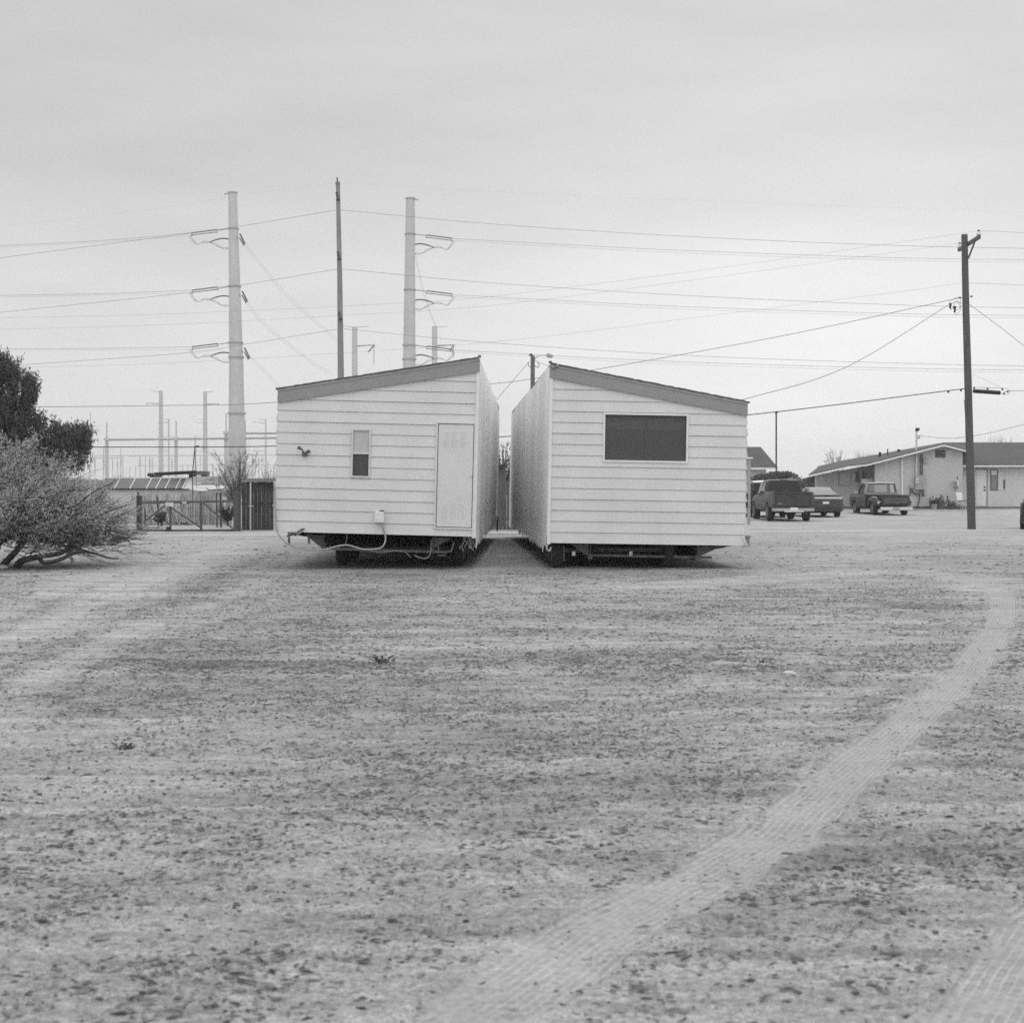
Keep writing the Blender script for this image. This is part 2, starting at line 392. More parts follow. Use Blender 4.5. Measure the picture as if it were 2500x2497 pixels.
# dirt clods and dry litter: nobody could count them
def clods(n, y0, y1, smin, smax, seed, pw=1.0, gate=.0):
    g = np.random.default_rng(seed)
    yy = y0 + (y1 - y0) * g.random(n) ** pw
    xx = (g.random(n) * 2 - 1) * (.40 * yy + 1.0)
    tn, tk, _, _ = soil(xx, yy)
    cl = fbm(xx * 3.1, yy * 3.1, 3, 55)
    keep = g.random(n) < np.clip((.86 - tn) * 1.25, .05, 1) * np.clip(.30 + (cl - .32) * 1.9, .12, 1) * (1 - .90 * tk)
    keep &= ~((yy > 27) & (yy < 46) & (xx > -4.2) & (xx < 4.2))
    xx, yy = xx[keep], yy[keep]; k = len(xx)
    s = smin + (smax - smin) * g.random(k) ** 4.6
    el = 1 + 2.2 * g.random(k) ** 2.5; an = g.normal(0, .55, k); hz = s * (.30 + .40 * g.random(k))
    gz = ground_rise(yy) + .05 * (fbm(xx * .5, yy * .5, 3, 8) - .5) + .035 * (fbm(xx * 2.3, yy * 2.3, 3, 21) - .5)
    base_ = np.array([(1, 0, .1), (.35, .8, 0), (-.6, .7, .15), (-1, -.1, 0), (-.4, -.75, .1), (.55, -.7, 0), (.3, .2, 1), (-.35, -.1, .85)])
    J = base_[None] + g.normal(0, .22, (k, 8, 3))
    lx = J[:, :, 0] * (s * el)[:, None]; ly = J[:, :, 1] * s[:, None]; lz = J[:, :, 2] * hz[:, None]
    ca, sa = np.cos(an)[:, None], np.sin(an)[:, None]
    V = np.stack([xx[:, None] + lx * ca - ly * sa, yy[:, None] + lx * sa + ly * ca, gz[:, None] + lz - .2 * hz[:, None] + .004], 2).reshape(-1, 3)
    fc = np.array([(0, 1, 6), (1, 2, 6), (2, 7, 6), (2, 3, 7), (3, 4, 7), (4, 5, 7), (5, 6, 7), (5, 0, 6)])
    Q = (fc[None] + (np.arange(k) * 8)[:, None, None]).reshape(-1, 3)
    return V, Q
parts_ = [clods(420000, 3.6, 13, .0018, .0110, 1, .8), clods(300000, 12, 26, .0035, .0155, 2, 1.0), clods(26000, 25, 45, .01, .035, 3, 1.0)]
off = 0; Vs, Qs = [], []
for V, Q in parts_: Vs.append(V); Qs.append(Q + off); off += len(V)
cm = bpy.data.materials.new('dry_litter'); cm.use_nodes = True
cb = cm.node_tree.nodes['Principled BSDF']; cb.inputs['Roughness'].default_value = .95; cb.inputs['Specular IOR Level'].default_value = .1
cg = cm.node_tree.nodes.new('ShaderNodeNewGeometry'); cr2 = cm.node_tree.nodes.new('ShaderNodeMapRange')
cr2.inputs[3].default_value = .04; cr2.inputs[4].default_value = .19
cm.node_tree.links.new(cg.outputs['Random Per Island'], cr2.inputs[0]); cm.node_tree.links.new(cr2.outputs[0], cb.inputs['Base Color'])
cl_o = np_mesh('dirt_clods', np.concatenate(Vs), np.concatenate(Qs), cm, tri=True)
tag(cl_o, 'dark clods and dry plant litter strewn over the pale dirt lot', 'litter', kind='stuff')
# ------------------------------------------------------------------ shared materials
siding_m = mat('cream_siding', .645, .62, nscale=70, namt=.075, stretch=(.35, 1, 1), big=.06, bigscale=1.3, spec=.35, bump=.15, bscale=60)
trim_m = mat('grey_fascia', .27, .75, nscale=22, namt=.10, stretch=(.4, 1, 1), big=.06)
shingle_m = mat('asphalt_shingle', .10, .95, nscale=40, namt=.35)
whitep_m = mat('white_paint', .72, .55, nscale=6, namt=.05)
alu_m = mat('mill_aluminium', .58, .42, metal=.35, nscale=14, namt=.08)
dark_m = mat('dark_metal', .035, .6, nscale=12, namt=.4)
rust_m = mat('rusty_steel', .125, .8, nscale=9, namt=.4)
belly_m = mat('belly_wrap', .10, .55, nscale=3, namt=.5, bump=.5, bscale=5)
tyre_m = mat('tyre_rubber', .030, .85, nscale=16, namt=.35)
hub_m = mat('wheel_rim', .11, .6, nscale=9, namt=.3)
screen_m = mat('insect_screen', .068, .55, nscale=160, namt=.25, spec=.35)
blind_m = mat('dark_blind', .10, .6, nscale=8, namt=.1)
upglass_m = mat('pale_reflection_glass', .46, .30, nscale=5, namt=.18, stretch=(1, 1, .6), spec=.5)  # pane colour lightened for a blind, with sky reflection painted in
cable_m = mat('pale_cable', .35, .6, nscale=20, namt=.1)
black_m = mat('black_rubber', .016, .6, nscale=10, namt=.3)

def film_material():
    m = bpy.data.materials.new('plastic_film'); m.use_nodes = True; t = m.node_tree
    b = t.nodes['Principled BSDF']; b.inputs['Roughness'].default_value = .45; b.inputs['Specular IOR Level'].default_value = .4
    tcx = t.nodes.new('ShaderNodeTexCoord'); mpx = t.nodes.new('ShaderNodeMapping'); mpx.inputs['Scale'].default_value = (1, 1.4, .10)
    t.links.new(tcx.outputs['Object'], mpx.inputs[0])
    nz = t.nodes.new('ShaderNodeTexNoise'); nz.inputs['Scale'].default_value = 1.1; nz.inputs['Detail'].default_value = 2; nz.inputs['Roughness'].default_value = .65
    t.links.new(mpx.outputs[0], nz.inputs['Vector'])
    mr = t.nodes.new('ShaderNodeMapRange'); mr.inputs[1].default_value = .3; mr.inputs[2].default_value = .7; mr.inputs[3].default_value = .62; mr.inputs[4].default_value = .88
    t.links.new(nz.outputs['Fac'], mr.inputs[0]); t.links.new(mr.outputs[0], b.inputs['Base Color'])
    return m
film_m = film_material()

def clip_below(poly, zf):
    """keep the part of an x-z polygon under the line z = zf(x)"""
    out = []
    for i in range(len(poly)):
        a, b = poly[i], poly[(i + 1) % len(poly)]
        da, db = a[1] - zf(a[0]), b[1] - zf(b[0])
        if da <= 0: out.append(a)
        if da * db < 0:
            t = da / (da - db); out.append((a[0] + (b[0] - a[0]) * t, a[1] + (b[1] - a[1]) * t))
    return out

def tyre_on(parent, x, y, zc, r, w, mt=None, rim=None, rimr=.58, name='wheel'):
    """wheel with its axle along x: rubber tyre and a rim sub-part"""
    m = MB()
    prof = [(-.5, .62), (-.5, .80), (-.47, .92), (-.38, .985), (-.2, 1.0), (.2, 1.0), (.38, .985), (.47, .92), (.5, .80), (.5, .62)]
    m.tube([(x + a * w, y, zc) for a, _ in prof], [b * r for _, b in prof], 24)
    o = m.build(name, mt or tyre_m, parent, smooth='auto')
    k = MB()
    k.tube([(x + a * w, y, zc) for a in (-.515, -.505, .505, .515)], [r * rimr * .8, r * rimr, r * rimr, r * rimr * .8], 20)
    k.tube([(x - .54 * w, y, zc), (x + .54 * w, y, zc)], r * .16, 10)
    for j in range(5):
        t_ = 2 * math.pi * j / 5
        k.tube([(x - .53 * w, y + math.cos(t_) * r * .33, zc + math.sin(t_) * r * .33), (x + .53 * w, y + math.cos(t_) * r * .33, zc + math.sin(t_) * r * .33)], r * .035, 6)
    k.build('rim', rim or hub_m, o, smooth='auto')
    return o

class Home: pass
def mobile_home(label, u0, Yf, W, zb, hl, hr, roll, yaw, L, inner, group='two halves of one mobile home'):
    """local frame: x across the front, y along the length, z up; front wall in y = 0"""
    h = Home(); h.W, h.L, h.zb, h.inner = W, L, zb, inner
    X0 = (u0 - CX) * Yf / F - zb * math.sin(R(roll))
    root = thing('mobile_home', label, 'mobile home', (X0, Yf, 0), group, rot=(0, R(roll), R(yaw)), local=True); h.root = root
    Mi = Matrix.Translation((X0, Yf, 0)) @ Matrix.Rotation(R(yaw), 4, 'Z') @ Matrix.Rotation(R(roll), 4, 'Y'); Minv = Mi.inverted()
    def Lp(u, v):
        o = Minv @ Vector((0, 0, H)); d = Minv.to_3x3() @ Vector(((u - CX) / F, 1, -(v - HV) / F))
        t_ = -o.y / d.y; q = o + d * t_; return q.x, q.z
    h.Lp = Lp
    top = lambda x: zb + hl + (hr - hl) * x / W
    h.top = top; h.hl, h.hr = hl, hr
    return h

def lap_wall(h, openings, exposure=.2039, lip=.015):
    """horizontal lap boards on the front wall, cut round the openings (x0,x1,z0,z1)"""
    m = MB(); W, zb, top = h.W, h.zb, h.top
    zmax = max(top(0), top(W)); k = 0
    rr = random.Random(3)
    while zb + k * exposure < zmax:
        za, zc = zb + k * exposure, zb + (k + 1) * exposure
        dy = lip + rr.uniform(-.003, .004)
        cuts = sorted({za, zc} | {q for o in openings for q in o[2:] if za < q < zc})
        for a, b in zip(cuts[:-1], cuts[1:]):
            mid = (a + b) / 2; spans = [(0, W)]
            for o in openings:
                if o[2] < mid < o[3]:
                    spans = [s for x0, x1 in spans for s in ((x0, min(x1, o[0])), (max(x0, o[1]), x1)) if s[1] - s[0] > 1e-4]
            for x0, x1 in spans:
                a_ = a + .005 if a == za else a
                pl = clip_below([(x0, a_), (x1, a_), (x1, b), (x0, b)], lambda x: top(x) - .10)
                if len(pl) < 3: continue
                yy = lambda z: -dy * (1 - (z - za) / (zc - za))
                m.add([(x, yy(z), z) for x, z in pl], [tuple(range(len(pl)))])
                if a == za:
                    xs = [x for x, z in pl if abs(z - a_) < 1e-6]
                    if len(xs) > 1: m.add([(min(xs), .012, a_ + .001), (max(xs), .012, a_ + .001), (max(xs), -dy, a_), (min(xs), -dy, a_)], [(0, 1, 2, 3)])
        k += 1
    # backing a little behind, with the openings left as recesses
    return m.build('end_wall', siding_m, h.root, recalc=False)

def home_shell(h, overhang=.05):
    W, L, zb, root, top = h.W, h.L, h.zb, h.root, h.top
    # backing sheathing (dark, so the lap gaps draw shadow lines), rear wall and floor
    m = MB(); m.prism([(0.01, .06, zb), (W - .01, .06, zb), (W - .01, .06, top(W) - .05), (.01, .06, top(0) - .05)], (0, .04, 0)); m.build('sheathing', dark_m, root)
    m = MB(); m.prism([(0, L - .06, zb), (W, L - .06, zb), (W, L - .06, top(W) - .05), (0, L - .06, top(0) - .05)], (0, .06, 0)); m.build('rear_wall', siding_m, root)
    # floor and sagging belly wrap
    m = MB(); m.box2(.01, W - .01, .03, L - .07, zb + .003, zb + .12); m.build('floor_deck', rust_m, root)
    # roof: shingle sheet with a ragged drip edge
    m = MB(); n = 44
    rr = random.Random(int(zb * 1000))
    ol, orr = (overhang, -.02) if h.inner == 'right' else (-.02, overhang)
    for i in range(n):
        x0 = -ol + (W + ol + orr) * i / n; x1 = -ol + (W + ol + orr) * (i + 1) / n
        yo = -.055 - rr.uniform(0, .018); e = rr.uniform(0, .009)
        m.add([(x0, yo, top(x0) + .012 + e), (x1, yo, top(x1) + .012 + e), (x1, L, top(x1) + .012 + e), (x0, L, top(x0) + .012 + e), (x0, yo, top(x0) - .012), (x1, yo, top(x1) - .012), (x1, L, top(x1) - .012), (x0, L, top(x0) - .012)],
              [(0, 1, 2, 3), (4, 7, 6, 5), (0, 4, 5, 1), (2, 6, 7, 3), (1, 5, 6, 2), (3, 7, 4, 0)])
    m.build('roof', shingle_m, root)
    # fascia board under the roof edge with a thin drip moulding
    d = .245
    m = MB(); m.prism([(-.01, -.052, top(0) - .013 - d), (W + .01, -.052, top(W) - .013 - d), (W + .01, -.052, top(W) - .0135), (-.01, -.052, top(0) - .0135)], (0, .034, 0))
    fa = m.build('fascia', trim_m, root)
    m = MB(); m.prism([(-.01, -.061, top(0) - .058), (W + .01, -.061, top(W) - .058), (W + .01, -.061, top(W) - .014), (-.01, -.061, top(0) - .014)], (0, .0085, 0)); m.build('drip_moulding', trim_m, fa)
    # outer side wall of lap boards, and corner battens
    xo, sg = (0, -1) if h.inner == 'right' else (W, 1)
    m = MB(); ht = top(xo) - .03; k = 0; rr = random.Random(5)
    while zb + k * .2039 < ht:
        za, zc = zb + k * .2039, min(zb + (k + 1) * .2039, ht); o = .028 + rr.uniform(-.008, .012)
        m.prism([(xo + sg * .001, .0, za), (xo + sg * o, .0, za), (xo + sg * .006, .0, zc), (xo + sg * .001, .0, zc)], (0, L, 0)); k += 1
    m.build('side_wall', siding_m, root)
    xi = W if h.inner == 'right' else 0
    sgi = 1 if h.inner == 'right' else -1
    m = MB(); m.prism([(xi - sgi * .05, -.03, zb - .02), (xi + sgi * .012, -.03, zb - .02), (xi + sgi * .012, -.03, top(xi) - .02), (xi - sgi * .05, -.03, top(xi) - .02)], (0, .028, 0))
    m.build('corner_batten', whitep_m, root)
    # marriage wall: studs behind, plastic film stapled over, hanging ragged at the bottom
    m = MB(); m.box2(min(xi, xi - sgi * .03), max(xi, xi - sgi * .03), .1, L - .1, zb + .12, top(xi) - .03); m.build('marriage_wall', rust_m, root)
    sd = 3.1 if h.inner == 'right' else 8.7
    def film(a, b):
        y = -.012 + (L + .0) * a
        f = np.array([y * 1.3 + sd]); n1 = float(vnoise(f * 1.1, f * 0 + b * .5, 3)[0]); n2 = float(vnoise(f * 5.1, f * 0 + b * .7, 9)[0]); n3 = float(vnoise(f * .55, f * 0 + b * .6, 19)[0])
        rag = .20 * float(vnoise(f * 3.3, f * 0 + 2.5, 41)[0]) + .10 * float(vnoise(f * 9, f * 0 + 7.5, 43)[0])
        zt = top(xi) - .012 - (.05 * float(vnoise(f * .6, f * 0 + 1.5, 50)[0]) + (.20 * max(0, y / L - .75) / .25 if h.inner == 'right' else .06 * max(0, y / L - .8) / .2))
        zlo = zb + .02 - rag
        z = zlo + (zt - zlo) * b
        bul = .008 + (.010 * n1 + .003 * n2 + .034 * n3) * min(1, y / .8) * (1 - abs(2 * b - 1) ** 4 * .8)
        if b < .06: bul += .03 * n2
        return (xi + sgi * bul, y, z)
    m = MB(); m.grid(210, 26, film); m.build('plastic_sheeting', film_m, root, smooth=True, recalc=False)

def undercarriage(h, beams, cross_z, gussets, wheels, belly):
    W, L, zb, root = h.W, h.L, h.zb, h.root
    tn = math.tan(root.rotation_euler.y)
    m = MB()
    for b in beams:
        m.box2(b - .05, b + .05, .25, L - .3, zb - .22, zb - .205); m.box2(b - .05, b + .05, .25, L - .3, zb - .015, zb + .0); m.box2(b - .006, b + .006, .25, L - .3, zb - .205, zb - .015); m.box2(b - .02, b + .02, .3, .9, zb - .30, zb - .221)
    ch = m.build('chassis_beams', rust_m, root)
    m = MB(); m.bar((beams[0] - .05, .35, cross_z), (beams[1] + .28, .35, cross_z - .01), .05, .045); m.build('cross_member', rust_m, root)
    for pts in gussets:
        for yy in (.30, 5.0, 10):
            m = MB(); m.prism([(x, yy, z) for x, z in pts], (0, .03, 0)); m.build('outrigger', rust_m, root)
    def bl(a, b):
        x = .2 + (W - .4) * a; y = .28 + (L - .8) * b
        s_ = math.sin(math.pi * a) ** .6 * belly * (.75 + .5 * float(vnoise(np.array([x * 1.3]), np.array([y * .9]), 5)[0]))
        return (x, y, zb - .005 - s_)
    m = MB(); m.grid(22, 60, bl); m.build('belly_wrap', belly_m, root, smooth=True, recalc=False)
    rr_ = .33
    xs = sorted({w[0] for w in wheels}); ys = sorted({w[1] for w in wheels})
    for x, y in wheels:
        tyre_on(root, x, y, x * tn + rr_ - .015, rr_, .205)
    for y in ys:
        m = MB(); m.tube([(xs[0], y, xs[0] * tn + rr_), (xs[-1], y, xs[-1] * tn + rr_)], .045, 10)
        for b in beams: m.box2(b - .04, b + .04, y - .35, y + .35, zb - .30, zb - .22)
        m.build('axle', rust_m, root)

def framed_opening(h, name, x0, x1, z0, z1, fr, depth=.035, m_fr=None):
    m = MB(); a, b = -.034, depth
    m.box2(x0, x1, a, b, z1 - fr, z1); m.box2(x0, x1, a, b, z0, z0 + fr)
    m.box2(x0, x0 + fr, a + .001, b, z0 + fr, z1 - fr); m.box2(x1 - fr, x1, a + .001, b, z0 + fr, z1 - fr)
    return m

# ------------------------------------------------------------------ left half
A = mobile_home('left half of the split white home, with a narrow sash window and louvred door', 672, 27.0, 3.69, .693, 2.64, 3.30, 1.45, -.75, 16.5, 'right')
wx0, wz1 = A.Lp(859, 1046); wx1, wz0 = A.Lp(904, 1167)
dx0, dz1 = A.Lp(1066, 1029.5); dx1, dz0 = A.Lp(1156, 1293)
lap_wall(A, [(wx0 + .01, wx1 - .01, wz0 + .01, wz1 - .01), (dx0 + .01, dx1 - .01, dz0 + .01, dz1 - .01)])
home_shell(A)
m = framed_opening(A, 'window', wx0, wx1, wz0, wz1, .035); win = m.build('window', alu_m, A.root)
zm = wz0 + (wz1 - wz0) * .505
m = MB(); m.box2(wx0 + .036, wx1 - .036, -.02, .03, zm - .022, zm + .022); m.build('meeting_rail', alu_m, win)
m = MB(); m.box2(wx0 + .036, wx1 - .036, -.004, .002, zm + .023, wz1 - .036); m.build('upper_pane', upglass_m, win)
m = MB(); m.box2(wx0 + .036, wx1 - .036, .012, .018, wz0 + .036, zm - .023); m.build('insect_screen', screen_m, win)
# closet door with louvres
m = framed_opening(A, 'closet_door', dx0, dx1, dz0, dz1, .03); dr = m.build('closet_door', siding_m, A.root)
m = MB(); m.box2(dx0 + .043, dx1 - .043, -.018, .03, dz0 + .043, dz1 - .043); m.build('door_panel', siding_m, dr)
for cv0, cv1 in ((1054, 1092), (1229, 1267)):
    m = MB(); _, zt = A.Lp(1100, cv0); _, zl = A.Lp(1100, cv1)
    for c in range(3):
        xa = dx0 + .125 + c * .155
        nsl = 9
        for k in range(nsl):
            z = zl + (zt - zl) * (k + .5) / nsl
            m.add([(xa, -.0185, z - .007), (xa + .115, -.0185, z - .007), (xa + .115, -.0225, z + .004), (xa, -.0225, z + .004), (xa, -.0185, z + .0055), (xa + .115, -.0185, z + .0055)], [(0, 1, 2, 3), (3, 2, 5, 4), (0, 3, 4), (1, 5, 2)])
    m.build('louvre', siding_m, dr)
m = MB(); m.tube([(dx1 - .06, -.018, (dz0 + dz1) / 2), (dx1 - .06, -.05, (dz0 + dz1) / 2)], .016, 10); m.build('door_knob', alu_m, dr)
# twin floodlight
fx, fz = A.Lp(745, 1108)
m = MB(); m.box2(fx - .05, fx + .05, -.05, -.004, fz - .045, fz + .03); fl = m.build('floodlight_base', rust_m, A.root)
for s_, dz_ in ((-1, .09), (1, .03)):
    m = MB(); a = Vector((fx + s_ * .02, -.05, fz + .03)); b = a + Vector((s_ * .032, -.06, dz_ * .6)); c = b + Vector((s_ * .04, -.07, .02 if s_ < 0 else -.01))
    m.tube([a, b], .014, 8); m.tube([b, b.lerp(c, .45), c], [.017, .024, .036], 12); m.build('floodlight_head', rust_m, fl, smooth='auto')
# disconnect box and its loop of cable
bx, bz1 = A.Lp(928, 1249); _, bz0 = A.Lp(928, 1276)
m = MB(); m.box2(bx - .085, bx + .085, -.125, -.018, bz0, bz1); eb = m.build('disconnect_box', whitep_m, A.root, bevel=.008)
m = MB(); m.box2(bx - .075, bx + .075, -.131, -.127, bz0 + .02, bz1 - .11); m.box2(bx - .04, bx + .04, -.137, -.1315, bz1 - .14, bz1 - .125); m.build('box_cover', whitep_m, eb)
m = MB(); m.tube([(bx + .04, -.07, bz1), (bx + .04, -.07, bz1 + .03)], [.045, .04], 10); m.build('box_cap', rust_m, eb)
cp = [(933, 1278), (938, 1296), (942, 1312), (940, 1326), (932, 1336), (915, 1340), (885, 1340), (862, 1333), (845, 1330), (820, 1334), (800, 1340), (770, 1342), (735, 1339), (705, 1327), (685, 1308), (675, 1288), (674, 1262), (673, 1225), (672, 1180)]
m = MB(); m.tube(catmull([(A.Lp(u, v)[0], -.07 + .03 * math.sin(i * 1.3), A.Lp(u, v)[1]) for i, (u, v) in enumerate(cp)], 7), .0155, 8); m.build('cable', cable_m, A.root, smooth=True)
for cp, r_ in (([(865, 1335), (880, 1342), (925, 1350), (960, 1346), (985, 1349), (1000, 1362)], .007), ([(1008, 1357), (1020, 1362), (1035, 1365), (1046, 1358), (1050, 1340), (1050, 1318)], .010), ([(838, 1332), (842, 1316), (842, 1302)], .008)):
    m = MB(); m.tube(catmull([(A.Lp(u, v)[0], .28, A.Lp(u, v)[1]) for u, v in cp], 7), r_, 6); m.build('loose_wire', cable_m, A.root, smooth=True)
# foil flap and torn film at the left corner, hanging ends at the right corner
cx_, cz_ = A.Lp(722, 1303)
m = MB()
def flap(a, b): return (cx_ - .14 + .30 * a + .03 * math.sin(7 * b), -.03 - .05 * math.sin(3 * a + 5 * b) - .05 * b, cz_ + .10 * a - .07 * b + .02 * math.sin(9 * a))
m.grid(10, 6, flap); m.build('torn_foil', mat('torn_foil', .22, .5, nscale=14, namt=.5), A.root, recalc=False)
for cp in ([(703, 1298), (702, 1312), (704, 1330)], [(751, 1304), (750, 1318), (753, 1328)]):
    m = MB(); q = [A.Lp(u, v) for u, v in cp]; m.bar((q[0][0], .1, q[0][1]), (q[-1][0], .1, q[-1][1]), .04, .02); m.build('hanging_strap', rust_m, A.root)
m = MB()
rr = random.Random(12)
for k in range(7):
    x0, z0 = A.Lp(1132 + k * 3.2, 1314); pts = [(x0, .15, z0 + .02)]
    for j in range(4): pts.append((pts[-1][0] + rr.uniform(-.05, .08), .15 + rr.uniform(-.06, .06), pts[-1][2] - rr.uniform(.03, .09)))
    m.tube(catmull(pts, 4), .009, 5)
m.build('wire_bundle', cable_m, A.root)
q = [A.Lp(u, v) for u, v in ((1065, 1320), (1066, 1351), (1097, 1349), (1105, 1326))]
m = MB(); m.tube([(x, .55, z) for x, z in q], .014, 6); m.tube([(q[0][0] + .0, .55, q[1][1] - .06), (q[2][0] - .1, .55, q[1][1] - .06)], .012, 6); m.build('hitch_step', alu_m, A.root)
cb_ = A.Lp(800, 1341)[1]
g1 = [A.Lp(u, v) for u, v in ((738, 1306), (784, 1308), (784, 1339), (778, 1338))]
g2 = [A.Lp(u, v) for u, v in ((1053, 1313), (1102, 1314), (1052, 1342))]
undercarriage(A, (.86, 2.89), cb_, [g1, g2], [(1.03, 1.75), (3.33, 1.35), (1.03, 2.65), (3.33, 2.25), (1.03, 3.55), (3.33, 3.15)], .17)
# coil of strap hanging under the far end of the film
m = MB(); m.tube([(3.76 + .0 * k, 15.0 + .22 * math.cos(k * .5), .55 + .20 * math.sin(k * .5)) for k in range(15)], .02, 6); m.build('strap_coil', rust_m, A.root)

# ------------------------------------------------------------------ right half
B = mobile_home('right half of the split white home, with one wide dark window', 1336.5, 26.95, 3.655, .487, 3.305, 2.665, .95, 2.35, 17.4, 'left')
wx0, wz1 = B.Lp(1473, 1007); wx1, wz0 = B.Lp(1679, 1131)
lap_wall(B, [(wx0 + .01, wx1 - .01, wz0 + .01, wz1 - .01)], exposure=.2023)
home_shell(B)
m = framed_opening(B, 'window', wx0, wx1, wz0, wz1, .036, depth=.045); win = m.build('window', whitep_m, B.root)
m = MB(); m.box2(wx0 + .037, wx1 - .037, .022, .028, wz0 + .037, wz1 - .037); m.build('insect_screen', screen_m, win)
xm = wx0 + (wx1 - wx0) * .51
m = MB(); m.box2(xm - .017, xm + .017, .012, .0215, wz0 + .037, wz1 - .037); m.build('mullion', mat('dim_mullion', .075, .5), win)
m = MB(); z = wz1 - .045
while z > wz1 - .30:
    for a, b in ((wx0 + .05, xm - .02), (xm + .02, wx1 - .05)):
        m.add([(a, .0215, z), (b, .0215, z), (b, .0165, z - .013), (a, .0165, z - .013)], [(0, 1, 2, 3)])
    z -= .022
m.build('blind', blind_m, win, recalc=False)
cb_ = B.Lp(1500, 1358)[1]
g1 = [B.Lp(u, v) for u, v in ((1396, 1329), (1441, 1330), (1441, 1357), (1434, 1356))]
g2 = [B.Lp(u, v) for u, v in ((1709, 1335), (1795, 1334), (1760, 1339), (1713, 1361), (1709, 1361))]
undercarriage(B, (.82, 2.83), cb_, [g1, g2], [(.23, .75), (2.31, .62), (.23, 1.6), (2.22, 1.47), (.23, 2.45), (2.22, 2.32)], .16)
q = B.Lp(1379, 1333); q2 = B.Lp(1380, 1372)
m = MB(); m.bar((q[0], .3, q[1]), (q2[0], .3, q2[1]), .025); m.build('jack_rod', rust_m, B.root)
for u in (1404, 1545):
    x, z = B.Lp(u, 1353); m = MB(); m.box2(x - .03, x + .03, .31, .33, z - .04, z + .04); m.build('reflector', whitep_m, B.root)
# loose corner flashing and a wooden block at the outer corner, torn film knot at the inner corner
a = B.Lp(1813, 1309); b = B.Lp(1824, 1333)
m = MB(); m.bar((a[0], -.035, a[1]), (b[0], -.06, b[1]), .035, .01); m.build('loose_flashing', whitep_m, B.root)
m = MB(); m.box2(B.W + .04, B.W + .15, .25, .6, B.zb - .02, B.zb + .15); m.box2(B.W + .02, B.W + .17, .22, .62, B.zb + .152, B.zb + .19); m.build('side_step', trim_m, B.root)
m = MB(); x, z = B.Lp(1341, 1331); m.tube(catmull([(x - .03, -.03, z + .03), (x - .05, -.05, z - .06), (x, -.06, z - .10), (x + .03, -.04, z - .03)], 6), .016, 6); m.build('film_knot', cable_m, B.root)
x, z = B.Lp(1353, 898)
m = MB(); m.grid(8, 6, lambda a, b: (x - .05 + .12 * a, -.075 - .04 * math.sin(6 * a + 4 * b), z - .02 + .07 * b + .012 * math.sin(8 * a))); m.build('film_scrap', cable_m, B.root, recalc=False)
for hm in (A, B):
    xi = hm.W if hm.inner == 'right' else 0
    m = MB(); m.box2(xi - .025, xi + .025, -.05, .1, hm.top(xi) + .01, hm.top(xi) + .045); m.build('ridge_clip', rust_m, hm.root)
# ------------------------------------------------------------------ transmission poles and substation
galv_m = mat('galvanised_steel', .50, .7, nscale=1.6, namt=.10, stretch=(1, 1, .5), big=.08, bigscale=.25)
galv_d = mat('weathered_steel', .36, .7, nscale=2.2, namt=.14, big=.10, bigscale=.3)
wire_m = mat('conductor', .16, .6, namt=.1)
wire_l = mat('faint_conductor', .32, .6, namt=.1)
insul_m = mat('insulator', .15, .5, namt=.15)
wood_m = mat('weathered_pole_wood', .095, .85, nscale=9, namt=.35, stretch=(4, 4, .25), bump=.5, bscale=12)

def crv(pts, Y, n=8): return catmull([P(u, v, Y) for u, v in pts], n)

